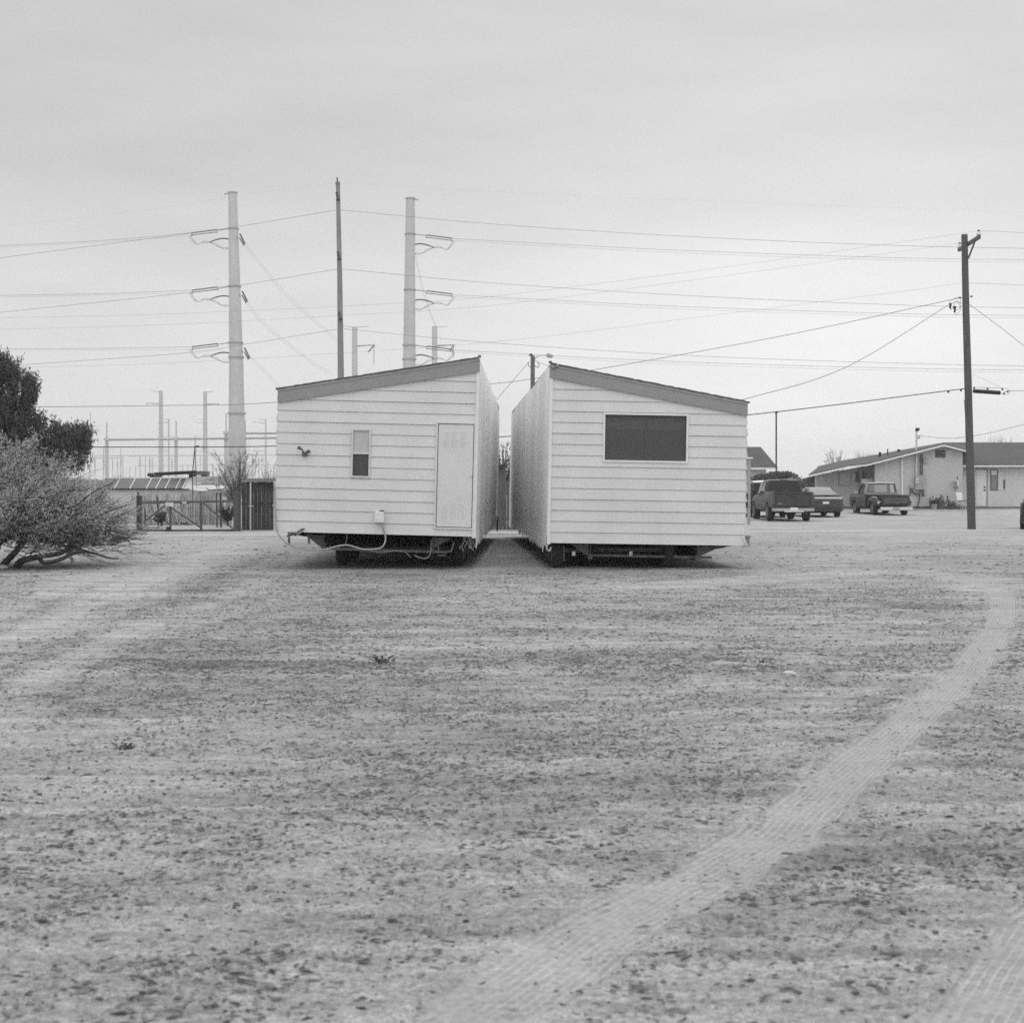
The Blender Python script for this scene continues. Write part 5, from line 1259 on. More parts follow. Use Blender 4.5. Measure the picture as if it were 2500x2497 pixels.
board('eave_board', [w0 + Vector((0, 0, -.0)), w1]); board('rake_board', [P(2316, 1097, HY - .06), P(2346, 1137, HY + .85)], .08)
# vents on the roof
for u, v, w, h_ in ((2148, 1107, 8, 7), (2167, 1102, 4, 12), (2194, 1100, 10, 6)):
    c_ = P(u, v, fr + 4); m = MB(); m.tube([c_ + Vector((0, 0, -.35)), c_ + Vector((0, 0, px(h_ * .3, 88))), c_ + Vector((0, 0, px(h_ * .5, 88)))], [px(w * .35, 88), px(w * .35, 88), px(w * .5, 88)], 10); m.build('roof_vent', dark_m, hs)
# gable louvre vent
m = MB(); a, c_ = hp(2283, 1117, HY), hp(2308, 1098.5, HY)
m.box2(a.x, c_.x, HY - .02, HY - .002, a.z, c_.z); gv_ = m.build('gable_vent', found_m, hs)
m = MB()
for k in range(7):
    z = a.z + (c_.z - a.z) * (k + .5) / 7; m.add([(a.x + .02, HY - .022, z - .02), (c_.x - .02, HY - .022, z - .02), (c_.x - .02, HY - .055, z + .015), (a.x + .02, HY - .055, z + .015)], [(0, 1, 2, 3)])
m.build('louvre_slats', mat('louvre_grey', .16, .7), gv_, recalc=False)
# downspout, door, windows
m = MB(); m.bar(hp(2202, 1118, HY - .08), hp(2203, 1236, HY - .08), .09, .07); m.build('downspout', whitep_m, hs)
WY = HY + 1.5
m = MB(); a, c_ = hp(2383, 1235, WY), hp(2408, 1147, WY); m.box2(a.x, c_.x, WY - .03, WY - .002, a.z, c_.z); dr = m.build('door', whitep_m, hs)
m = MB(); m.box2(c_.x + .002, c_.x + .07, WY - .05, WY - .002, a.z, c_.z + .05); m.box2(a.x, c_.x, WY - .045, WY - .002, c_.z + .002, c_.z + .05); m.build('door_frame', trim_m, dr)
for dz in (.95, 1.12):
    m = MB(); m.tube([(c_.x - .12, WY - .03, a.z + dz), (c_.x - .12, WY - .10, a.z + dz)], .045, 8); m.build('door_knob', dark_m, dr)
def hwin(u0, v0, u1, v1, Y, mp_, mf, fr_=.05):
    a, c_ = hp(u0, v1, Y), hp(u1, v0, Y); m = MB()
    m.box2(a.x, c_.x, Y - .04, Y - .002, a.z, a.z + fr_); m.box2(a.x, c_.x, Y - .04, Y - .002, c_.z - fr_, c_.z); m.box2(a.x, a.x + fr_, Y - .039, Y - .002, a.z + fr_, c_.z - fr_); m.box2(c_.x - fr_, c_.x, Y - .039, Y - .002, a.z + fr_, c_.z - fr_)
    w = m.build('window', mf, hs); m = MB(); m.box2(a.x + fr_, c_.x - fr_, Y - .018, Y - .003, a.z + fr_, c_.z - fr_); m.build('pane', mp_, w); return w
w_ = hwin(2417.5, 1146, 2435.5, 1197, WY, winb_m, rust_m)
m = MB(); a, c_ = hp(2419.5, 1159, WY), hp(2433.5, 1148, WY); m.box2(a.x, c_.x, WY - .024, WY - .019, a.z, c_.z); m.build('drawn_blind', whitep_m, w_)
w_ = hwin(2436.5, 1150, 2456, 1196, WY, stucco_lit, stucco_lit); m = MB(); a, c_ = hp(2449, 1195, WY), hp(2453.5, 1171, WY); m.box2(a.x, c_.x, WY - .03, WY - .019, a.z, c_.z); m.build('open_sash', found_m, w_)
hwin(2047, 1152, 2078, 1186, HY + 1.6, stucco_m, mat('grey_frame', .30, .7)); 
for u0, v0, u1, v1 in ((2090, 1151, 2096, 1170), (2107, 1151, 2110, 1170), (2089, 1170, 2103, 1175)):
    a, c_ = hp(u0, v1, HY + 1.5), hp(u1, v0, HY + 1.5); m = MB(); m.box2(a.x, c_.x, HY + 1.4, HY + 1.55, a.z, c_.z); m.build('porch_trim', found_m, hs)
a, c_ = hp(2104, 1182, HY + .9), hp(2137, 1169, HY + .9)
m = MB(); m.box2(a.x, c_.x, HY + .9, HY + 1.3, a.z, c_.z); cab_ = m.build('porch_cabinet', whitep_m, hs)
m = MB(); m.box2(a.x + .1, c_.x - .1, HY + .95, HY + 1.25, .2, a.z); m.build('cabinet_stand', found_m, cab_)
# service mast, meter box, conduits
b = hp(2245, 1200, HY); 
sm = thing('service_mast', 'electric meter cabinet with a tall service mast and conduits on the house wall', 'electric meter', b)
ye = HY - .12
m = MB(); m.tube([hp(2237.5, 1052, ye), hp(2237, 1160, ye)], .055, 8); m.build('mast_pipe', alu_m, sm)
m = MB(); q = hp(2238.5, 1048, ye); m.tube([q + Vector((-.02, 0, -.12)), q, q + Vector((.14, -.05, .02))], [.09, .12, .07], 10); m.build('weather_head', dark_m, sm)
m = MB(); m.tube([hp(2238, 1066, ye), hp(2246, 1064, ye)], .035, 6); m.tube([hp(2240, 1071, ye), hp(2246, 1068, ye)], .03, 6); m.build('wire_clevis', dark_m, sm)
for u, v0 in ((2247.5, 1110), (2251.5, 1108)):
    m = MB(); m.tube([hp(u, v0, ye), hp(u, 1160, ye)], .035, 6); m.build('conduit', found_m, sm)
box_m = mat('meter_grey', .34, .6, nscale=8, namt=.1)
for u0, v0, u1, v1, d in ((2232, 1160, 2256, 1195, .22), (2220, 1183, 2226, 1191, .15), (2253, 1119, 2263, 1130, .14)):
    a, c_ = hp(u0, v1), hp(u1, v0); m = MB(); m.box2(a.x, c_.x, HY - d, HY - .003, a.z, c_.z); bx_ = m.build('meter_cabinet' if d > .2 else 'junction_box', box_m, sm)
    if d > .2:
        for v in (1170, 1176): 
            m = MB(); q = hp(2238.5, v, HY - d); m.tube([q, q + Vector((0, -.10, 0))], .10, 12); m.build('meter_dial', alu_m, bx_)
m = MB(); m.tube(crv([(2222, 1191), (2223, 1200), (2222, 1208)], ye), .035, 6); m.tube(crv([(2225, 1191), (2230, 1202), (2238, 1206), (2245, 1204), (2249, 1196)], ye), .05, 7); m.tube(crv([(2249, 1197), (2254, 1198), (2254, 1208)], ye), .04, 6)
m.tube(crv([(2245, 1205), (2244, 1220), (2240, 1238)], ye), .035, 6); m.tube([hp(2252, 1206, ye), hp(2256, 1210, ye)], .08, 8); m.build('conduit', found_m, sm)
# wall air conditioner
b = hp(2332, 1182)
ac = thing('window_air_conditioner', 'small pale air conditioner sticking out of the house wall left of the wooden pole', 'air conditioner', b)
a, c_ = hp(2327, 1187), hp(2335.5, 1174)
m = MB(); m.box2(a.x, c_.x, HY - .42, HY - .003, a.z, c_.z); m.build('case', alu_m, ac)
m = MB(); m.box2(a.x - .002, a.x + .08, HY - .43, HY - .421, a.z + .03, c_.z - .02); m.build('grille', found_m, ac)
m = MB(); m.bar((a.x + .1, HY - .4, a.z - .003), (a.x + .1, HY - .02, a.z - .25), .03); m.box2(c_.x + .02, c_.x + .05, HY - .03, HY - .003, a.z - .1, a.z + .1); m.box2(c_.x + .02, c_.x + .06, HY - .03, HY - .003, c_.z + .1, c_.z + .28); m.build('bracket', found_m, ac)
# chair by the door
b = hp(2350, 1238, HY - .9); b.z = .22
ch = thing('garden_chair', 'light garden chair against the house wall beside the wooden pole', 'chair', b)
cy = HY - .9; xa, xb = hp(2344, 0, cy).x, hp(2361, 0, cy).x; zs = .66
m = MB(); m.box2(xa, xb, cy - .2, cy + .22, zs, zs + .04); m.build('seat', found_m, ch)
m = MB(); m.prism([(xa - .12, cy + .2, zs + .05), (xa + .22, cy + .2, zs + .05), (xa + .2, cy + .32, zs + .5), (xa - .14, cy + .32, zs + .5)], (0, .03, 0)); m.build('backrest', whitep_m, ch)
for x in (xa + .03, xb - .03):
    for y in (cy - .17, cy + .19):
        m = MB(); m.tube([(x, y, zs), (x + (.06 if x < (xa + xb) / 2 else 0), y, .18)], .018, 6); m.build('leg', alu_m, ch)
# potted plants and clutter by the wall
def pot(label, u, v, r, h_, seed, leaf=True):
    q = hp(u, v, HY - .7); q.z = .2; t_ = thing('potted_plant', label, 'potted plant', q, 'potted plants along the house wall')
    m = MB(); m.tube([q + Vector((0, 0, z)) for z in (0, .0, h_ * .9, h_)], [r * .1, r * .75, r, r * 1.08], 12); m.build('pot', found_m if seed % 2 else box_m, t_, smooth='auto')
    g = np.random.default_rng(seed); n = 46; cc = np.array(q) + np.array([0, 0, h_]) + np.stack([g.normal(0, r * .8, n), g.normal(0, r * .6, n), np.abs(g.normal(.05, .15, n))], 1)
    Vl, Ql = leaf_mesh(cc, g.normal(size=cc.shape) + np.array([0, 0, .6]), .22, .09, g); np_mesh('foliage', Vl, Ql, leafB, t_)
pot('leafy plant in a round pot below the gable vent', 2297, 1235, .26, .42, 51)
pot('small low pot left of the leafy pot by the wall', 2281, 1238, .2, .3, 52)
pot('low dark plant in a pot right of the leafy pot', 2322, 1238, .17, .2, 53)
for u, w, h_, lab, sd in ((2287, .75, .5, 'low table with clutter left of the leafy pot', 1), (2334, .7, .16, 'dark low crate by the house wall beside the chair', 2)):
    q = hp(u, 1238, HY - .5); q.z = .2
    t_ = thing('low_table' if sd == 1 else 'wall_crate', lab, 'table' if sd == 1 else 'crate', q)
    if sd == 1:
        m = MB(); m.box2(q.x - w / 2, q.x + w / 2, q.y - .2, q.y + .2, q.z + h_, q.z + h_ + .04); m.build('table_top', box_m, t_)
        for sx in (-1, 1):
            m = MB(); m.box2(q.x + sx * (w / 2 - .05) - .02, q.x + sx * (w / 2 - .05) + .02, q.y - .18, q.y + .18, q.z - .02, q.z + h_ - .001); m.build('leg', found_m, t_)
    else:
        m = MB(); m.box2(q.x - w / 2, q.x + w / 2, q.y - .2, q.y + .2, q.z - .02, q.z + h_); m.build('crate_body', found_m, t_); m = MB(); m.box2(q.x - w / 2 - .02, q.x + w / 2 + .02, q.y - .22, q.y + .22, q.z + h_ + .002, q.z + h_ + .03); m.build('crate_rim', rust_m, t_)

# ------------------------------------------------------------------ small house behind, hedge and corner post
SHY = 110.0
b = P(1800, HV, SHY); b.z = .2
sh = thing('small_house', 'small house with a dark hipped roof behind the right half', 'house', b)
m = MB(); e = [P(1690, 1142, SHY), P(1900, 1142, SHY)]; zr = P(0, 1091, SHY + 4).z
m.add([e[0], e[1], (e[1].x, SHY + 8, e[1].z), (e[0].x, SHY + 8, e[0].z), (e[0].x + 2.2, SHY + 4, zr), (P(1857, 0, SHY + 4).x, SHY + 4, zr)], [(0, 1, 5, 4), (1, 2, 5), (2, 3, 4, 5), (3, 0, 4), (3, 2, 1, 0)]); m.build('roof', roof_m, sh)
m = MB(); m.box2(P(1700, 0, SHY).x, P(1873, 0, SHY).x, SHY + .5, SHY + 7.5, .1, e[0].z - .005); m.build('wall', stucco_m, sh)
m = MB(); m.bar(e[0] + Vector((0, -.03, -.06)), e[1] + Vector((0, -.03, -.06)), .05, .14); m.build('eave_board', whitep_m, sh)
def hedge(name, label, u0, u1, v0, v1, Y, n, seed, lm, dz=1.2, ls=.16):
    g = np.random.default_rng(seed); u = u0 + (u1 - u0) * g.random(n); b = P((u0 + u1) / 2, HV, Y); b.z = .05
    t_ = thing(name, label, 'hedge', b)
    e_ = np.clip(1 - ((u - (u0 + u1) / 2) / ((u1 - u0) / 2)) ** 4, 0, 1)
    tp = (H - (v0 - HV) * Y / F) * (.80 + .22 * fbm(u * .09, u * 0 + seed, 3, 2)) * (.35 + .65 * e_ ** .5)
    z = tp * g.random(n) ** .55; y = Y + dz * g.normal(0, .5, n)
    cc = np.stack([(u - CX) * Y / F, y, z], 1)
    dn_ = fbm(cc[:, 0] * 2.1, cc[:, 2] * 2.1 + cc[:, 1], 3, seed); cc = cc[g.random(n) < np.clip((dn_ - .3) * 5, .1, 1)]
    Vl, Ql = leaf_mesh(cc, g.normal(size=cc.shape), ls, ls * .4, g); np_mesh('foliage', Vl, Ql, lm, t_)
    m = MB()
    for k in range(7):
        x = P(u0 + (u1 - u0) * (k + .5) / 7, 0, Y).x; m.tube([(x, Y, -.05), (x + .1, Y, .6), (x - .05, Y + .1, 1.2)], [.05, .04, .02], 6)
    m.build('stem', bark_m, t_)
hedge('hedge', 'dark round hedge behind the pickups by the small house', 1828, 1960, 1145, 1186, 92, 14000, 61, leafB, 1.6, .2)
hedge('hedge', 'paler scrubby hedge between the dark hedge and the white house', 1868, 2010, 1162, 1186, 89, 9000, 62, leafC, 1.0, .2)
b = P(1827.5, HV, 58); b.z = 0
cp_ = thing('fence_post', 'pale tall post close against the right wall of the right half', 'post', b)
q = P(1828, HV, 58); q.z = -.1
m = MB(); m.bar(P(1829, 1121, 58), q, .11); m.build('post_shaft', mat('pale_post', .34, .8, nscale=6, namt=.2), cp_)
m = MB(); c_ = P(1829, 1120, 58); m.box2(c_.x - .13, c_.x + .13, c_.y - .1, c_.y + .1, c_.z + .001, c_.z + .06); m.build('post_cap', whitep_m, cp_)
for v in (1212, 1232):
    m = MB(); c_ = P(1822, v, 58); m.box2(c_.x - .06, c_.x + .05, 57.9, 58, c_.z - .1, c_.z + .1); m.build('post_bracket', dark_m, cp_)

# ------------------------------------------------------------------ vehicles: y runs forward from the rear, x across, z up
def paint(name, v, rough=.35, dirt=.2): return mat(name, v, rough, nscale=5, namt=dirt, spec=.4, coat=.08)
glass_m = mat('car_glass', .014, .12, nscale=2, namt=.1, spec=.4)
chrome_m = mat('chrome', .62, .28, metal=.7, nscale=4, namt=.1)
lamp_m = mat('tail_lamp', .06, .2, nscale=6, namt=.2, spec=.6)
lampw_m = mat('pale_lamp', .60, .25, nscale=6, namt=.1)
plate_m = mat('licence_plate', .78, .5, namt=.04)
under_m = mat('car_underside', .015, .9, namt=.3)
def ring(y, pts): return [(x, y, z) for x, z in pts] + [(-x, y, z) for x, z in reversed(pts) if abs(x) > 1e-6]
def sec(hw, zb, zt, crown=.03, tuck=.10, shoulder=.06):
    h_ = zt - zb
    return [(0, zb), (hw - tuck * .8, zb), (hw - tuck * .25, zb + h_ * .10), (hw - .005, zb + h_ * .38), (hw, zb + h_ * .62), (hw - .02, zb + h_ * .86), (hw - shoulder, zt), (hw * .5, zt + crown * .8), (0, zt + crown)]
def cut_arches(o, wheels, r):
    """true wheel arches cut into the body"""
    cut = MB()
    for x, y, z in wheels: cut.tube([(x - .26, y, z), (x + .26, y, z)], r, 24)
    c_ = cut.build('arch_cutter', under_m); c_.parent = o.parent
    md = o.modifiers.new('arches', 'BOOLEAN'); md.operation = 'DIFFERENCE'; md.object = c_; md.solver = 'EXACT'
    bpy.context.view_layer.update(); dg = bpy.context.evaluated_depsgraph_get()
    me = bpy.data.meshes.new_from_object(o.evaluated_get(dg)); o.modifiers.clear(); o.data = me
    me.polygons.foreach_set('use_smooth', [True] * len(me.polygons)); me.set_sharp_from_angle(angle=R(35))
    bpy.data.objects.remove(c_, do_unlink=True)
def lettering(text, size, loc, mt, parent, name='lettering', sx=1.0):
    cu = bpy.data.curves.new(name, 'FONT'); cu.body = text; cu.size = size; cu.align_x = 'CENTER'; cu.align_y = 'CENTER'; cu.extrude = .004
    t_ = bpy.data.objects.new('tmp_text', cu); COL.objects.link(t_); bpy.context.view_layer.update()
    me = bpy.data.meshes.new_from_object(t_.evaluated_get(bpy.context.evaluated_depsgraph_get())); bpy.data.objects.remove(t_, do_unlink=True)
    me.transform(Matrix.Translation(loc) @ Matrix.Rotation(R(90), 4, 'X') @ Matrix.Scale(sx, 4, (1, 0, 0))); me.materials.clear(); me.materials.append(mt); me.name = name
    o = bpy.data.objects.new(name, me); COL.objects.link(o); o.parent = parent; return o
def quadpart(name, mt, root, *pts, th=(0, -.008, 0)):
    m = MB(); m.prism(pts, th); return m.build(name, mt, root)
def at_rear(u_c, Y, X=None): return ((u_c - CX) * Y / F if X is None else X, Y, float(ground_rise(Y)))

def pickup_modern(loc, yaw, label, v):
    rt = thing('pickup_truck', label, 'pickup truck', loc, 'vehicles parked by the white house', rot=(0, 0, yaw), local=True)
    pm = paint('dusty_dark_paint', v, .5, .25); hw = .93
    W4 = [(s * .80, y, .38) for s in (-1, 1) for y in (1.28, 4.75)]
    # box: outer skin, rails, inner tub in one body; cab and bonnet joined to it
    def bed(y, h2, zt): return ring(y, [(0, .55), (h2 - .1, .55), (h2 - .02, .62), (h2, .85), (h2, 1.05), (h2 - .03, zt - .04), (h2 - .06, zt), (h2 - .13, zt), (h2 - .15, .80), (0, .80)])
    m = MB(); m.loft([bed(.10, hw - .02, 1.27), bed(.2, hw, 1.28), bed(1.3, hw + .01, 1.29), bed(2.02, hw, 1.29)]); body = m.build('bed', pm, rt, smooth='auto')
    cut_arches(body, W4[0:1] + W4[2:3], .47)
    m = MB(); m.loft([ring(y, sec(h2, zb, zt, .02)) for y, h2, zb, zt in ((2.06, hw - .01, .48, 1.18), (2.5, hw, .45, 1.18), (3.9, hw, .45, 1.16), (4.2, hw, .45, 1.14), (5.2, hw - .02, .45, 1.08), (5.5, hw - .08, .48, 1.0), (5.6, hw - .2, .52, .9))])
    b2 = m.build('body', pm, rt, smooth='auto'); cut_arches(b2, W4[1:2] + W4[3:4], .47)
    cab = [(2.10, .80, .03), (2.22, .74, .62), (2.5, .70, .655), (3.4, .70, .65), (3.75, .72, .58), (4.35, .80, .03)]
    def cr_(y, w, h2): return ring(y, [(0, 1.17), (hw - .09, 1.17), (hw - .10, 1.20), (w + (.06 if h2 > .1 else .02), 1.17 + h2 * .5), (w, 1.17 + max(h2 - .05, .01)), (w - .10, 1.17 + h2), (0, 1.17 + h2 + .02)])
    m = MB(); m.loft([cr_(*c) for c in cab]); m.build('cab', pm, rt, smooth='auto')
    quadpart('rear_window', glass_m, rt, (-.74, 2.12, 1.28), (.74, 2.12, 1.28), (.62, 2.212, 1.74), (-.62, 2.212, 1.74), th=(0, -.02, 0))
    for s in (-1, 1):
        m = MB(); m.bar((s * .22, 2.098, 1.28), (s * .2, 2.19, 1.74), .03, .012); m.build('window_bar', dark_m, rt)
        for a, b_ in ((2.45, 3.05), (3.12, 3.85)):
            quadpart('side_window', glass_m, rt, (s * .835, a, 1.24), (s * .835, b_ + .12, 1.24), (s * .752, b_ - .12, 1.70), (s * .752, a + .02, 1.70), th=(s * .012, 0, .004))
        m = MB(); m.box2(*sorted((s * .93, s * 1.16)), 3.95, 4.03, 1.14, 1.36); m.build('mirror', dark_m, rt, bevel=.02)
        m = MB(); m.box2(*sorted((s * (hw - .15), s * (hw + .004))), .075, .16, .72, 1.16); m.build('tail_lamp', lamp_m, rt, bevel=.01)
        m = MB(); m.box2(*sorted((s * .68, s * .80)), 4.9, 5.0, .30, .44); m.build('mud_flap', under_m, rt)
    quadpart('windscreen', glass_m, rt, (.70, 4.30, 1.24), (-.70, 4.30, 1.24), (-.62, 3.80, 1.74), (.62, 3.80, 1.74), th=(0, .02, .02))
    m = MB(); m.box2(-.16, .16, 2.20, 2.26, 1.775, 1.815); m.build('brake_lamp', dark_m, rt)
    m = MB(); m.box2(-.76, .76, .06, .10, .63, 1.25); tg = m.build('tailgate', pm, rt, bevel=.012)
    m = MB(); m.box2(-.75, .75, .048, .0595, .66, 1.13); m.build('gate_panel', pm, tg, bevel=.004)
    m = MB(); m.box2(-.15, .15, .034, .047, 1.04, 1.13); m.build('gate_handle', dark_m, tg)
    m = MB(); m.box2(-.75, .75, .04, .0595, 1.195, 1.215); m.build('gate_seam', under_m, tg)
    lettering('F150', .085, (-.60, .044, .76), chrome_m, tg)
    m = MB(); m.loft([ring(y, [(0, .44), (w, .44), (w, .50), (w, .57), (0, .57)]) for y, w in ((-.10, .78), (.0, .90), (.14, .92))]); bp_ = m.build('rear_bumper', mat('dull_chrome', .42, .4, metal=.5, nscale=5, namt=.2), rt)
    m = MB(); m.box2(-.42, .42, -.118, -.101, .40, .475); m.build('bumper_step', chrome_m, bp_)
    m = MB(); m.box2(-.17, .17, -.13, -.12, .48, .60); m.build('licence_plate', plate_m, bp_)
    m = MB(); m.box2(-.78, .78, .3, 5.3, .40, .54); m.build('chassis', under_m, rt)
    m = MB(); m.tube([(-.75, 1.28, .38), (-.15, 1.28, .38), (0, 1.28, .38), (.15, 1.28, .38), (.75, 1.28, .38)], [.05, .06, .17, .06, .05], 12); m.build('rear_axle', under_m, rt, smooth='auto')
    m = MB(); m.tube([(.55, -.02, .36), (.55, .9, .36)], .04, 8); m.build('exhaust', rust_m, rt)
    for x, y, z in W4: tyre_on(rt, x, y, z, .395, .27)
    return rt

def pickup_old(loc, yaw, label):
    rt = thing('pickup_truck', label, 'pickup truck', loc, 'vehicles parked by the white house', rot=(0, 0, yaw), local=True)
    pm = paint('old_dark_paint', .036, .5, .35); pl = paint('faded_light_paint', .30, .5, .2); hw = .94
    W4 = [(s * .80, y, .36) for s in (-1, 1) for y in (1.15, 4.1)]
    # narrow box with flared rails
    def bed(y, zt): return ring(y, [(0, .50), (.70, .50), (.72, .55), (.72, zt - .06), (.80, zt - .02), (.80, zt), (.70, zt), (.68, zt - .06), (.68, .62), (0, .62)])
    m = MB(); m.loft([bed(.1, 1.07), bed(2.2, 1.08)]); m.build('bed', pm, rt)
    for s in (-1, 1):
        # bulging rear fender over the wheel
        rg = []
        for y, w, zt in ((.25, .80, .72), (.42, .94, .86), (.7, .99, .97), (1.15, 1.0, 1.0), (1.6, .98, .95), (1.9, .92, .82), (2.05, .80, .66)):
            rg.append([(s * .725, y, .50), (s * w * .97, y, .50), (s * w, y, .50 + (zt - .5) * .5), (s * (w - .04), y, zt - .05), (s * (w - .12), y, zt), (s * .725, y, zt + .01)])
        m = MB(); m.loft(rg); fd = m.build('rear_fender', pm, rt, smooth='auto'); cut_arches(fd, [(s * .88, 1.15, .36)], .43)
        m = MB(); m.box2(*sorted((s * .73, s * .90)), .26, .30, .62, .74); m.build('tail_lamp', lampw_m if s < 0 else lamp_m, rt)
        m = MB(); m.box2(*sorted((s * .74, s * .93)), 2.08, 2.32, .42, .52); m.build('running_board', pm, rt)
        m = MB(); m.box2(*sorted((s * .97, s * 1.14)), 3.35, 3.40, 1.12, 1.28); m.build('mirror', chrome_m, rt)
    m = MB(); m.loft([ring(y, sec(h2, zb, zt, .03, .06, .05)) for y, h2, zb, zt in ((2.28, hw - .02, .42, 1.10), (2.5, hw, .40, 1.11), (3.5, hw, .40, 1.12), (3.6, hw, .40, 1.12), (4.9, hw, .42, 1.08), (5.05, hw - .03, .46, 1.02))]); b2 = m.build('body', pm, rt, smooth='auto')
    cut_arches(b2, [(s * .80, 4.1, .36) for s in (-1, 1)], .45)
    m = MB(); m.box2(-hw - .004, -hw + .0, 2.5, 4.95, .99, 1.005); m.build('side_moulding', chrome_m, rt)
    # open cab: roof, pillars and see-through glass
    m = MB(); m.loft([ring(y, [(0, z - .05), (w - .05, z - .05), (w, z - .03), (w - .03, z + .02), (0, z + .045)]) for y, w, z in ((2.36, .72, 1.66), (2.5, .76, 1.69), (3.1, .76, 1.69), (3.25, .72, 1.66))]); cb_ = m.build('cab_roof', pl, rt, smooth='auto')
    for s in (-1, 1):
        for p0, p1, w in (((s * .86, 2.33, 1.10), (s * .73, 2.40, 1.67), .12), ((s * .88, 3.65, 1.10), (s * .73, 3.22, 1.67), .06), ((s * .87, 2.62, 1.10), (s * .75, 2.58, 1.67), .10)):
            m = MB(); m.bar(p0, p1, w, .07); m.build('pillar', pl if p0[1] < 2.7 else pm, cb_)
        m = MB(); m.bar((s * .87, 2.30, 1.115), (s * .88, 3.65, 1.115), .05, .05); m.build('window_sill', pm, cb_)
    m = MB(); m.bar((-.86, 2.31, 1.13), (.86, 2.31, 1.13), .09, .10); m.build('rear_sill', pl, cb_)
    tg_m = bpy.data.materials.new('clear_glass'); tg_m.use_nodes = True; t = tg_m.node_tree; bb = t.nodes['Principled BSDF']; bb.inputs['Base Color'].default_value = (.5, .5, .5, 1); bb.inputs['Roughness'].default_value = .1
    tr = t.nodes.new('ShaderNodeBsdfTransparent'); ms = t.nodes.new('ShaderNodeMixShader'); ms.inputs[0].default_value = .22; oo = [n for n in t.nodes if n.type == 'OUTPUT_MATERIAL'][0]
    t.links.new(tr.outputs[0], ms.inputs[1]); t.links.new(bb.outputs[0], ms.inputs[2]); t.links.new(ms.outputs[0], oo.inputs[0])
    quadpart('rear_window', tg_m, rt, (-.78, 2.31, 1.19), (.78, 2.31, 1.19), (.68, 2.375, 1.63), (-.68, 2.375, 1.63), th=(0, -.006, 0))
    m = MB(); q = [(-.78, 2.30, 1.185), (.78, 2.30, 1.185), (.69, 2.365, 1.64), (-.69, 2.365, 1.64)]
    for a, b_ in zip(q, q[1:] + q[:1]): m.bar(a, b_, .035, .035, up=(0, 1, 0))
    m.build('window_seal', black_m, rt)
    quadpart('windscreen', tg_m, rt, (-.80, 3.62, 1.15), (.80, 3.62, 1.15), (.68, 3.26, 1.63), (-.68, 3.26, 1.63), th=(0, .006, 0))
    m = MB(); m.bar((.48, 2.7, 1.2), (.47, 2.66, 1.62), .14, .04); m.build('headrest_bar', dark_m, rt)
    m = MB(); m.box2(-.72, .72, .05, .095, .54, 1.05); tg = m.build('tailgate', pm, rt, bevel=.01)
    m = MB(); m.box2(-.60, .60, .038, .049, .63, .93); m.build('gate_panel', paint('worn_gate_paint', .085, .55, .3), tg)
    m = MB(); m.box2(-.62, .62, .036, .049, .955, .975); m.box2(-.62, .62, .036, .049, .585, .60); m.build('gate_crease', under_m, tg)
    lettering('FORD', .20, (0, .034, .785), mat('worn_letters', .050, .6), tg, sx=1.7)
    m = MB(); m.box2(-.86, .86, -.09, .04, .27, .44); bp_ = m.build('rear_bumper', chrome_m, rt, bevel=.02)
    m = MB(); m.box2(-.20, .16, -.098, -.091, .29, .43); m.build('bumper_recess', mat('bumper_grey', .35, .5), bp_)
    m = MB(); m.box2(-.62, .62, .4, 4.9, .34, .48); m.build('chassis', under_m, rt)
    m = MB(); m.tube([(-.75, 1.15, .36), (-.15, 1.15, .36), (0, 1.15, .36), (.15, 1.15, .36), (.75, 1.15, .36)], [.05, .06, .15, .06, .05], 12); m.build('rear_axle', under_m, rt, smooth='auto')
    for x, y, z in W4: tyre_on(rt, x, y, z, .365, .22, rim=rust_m)
    return rt

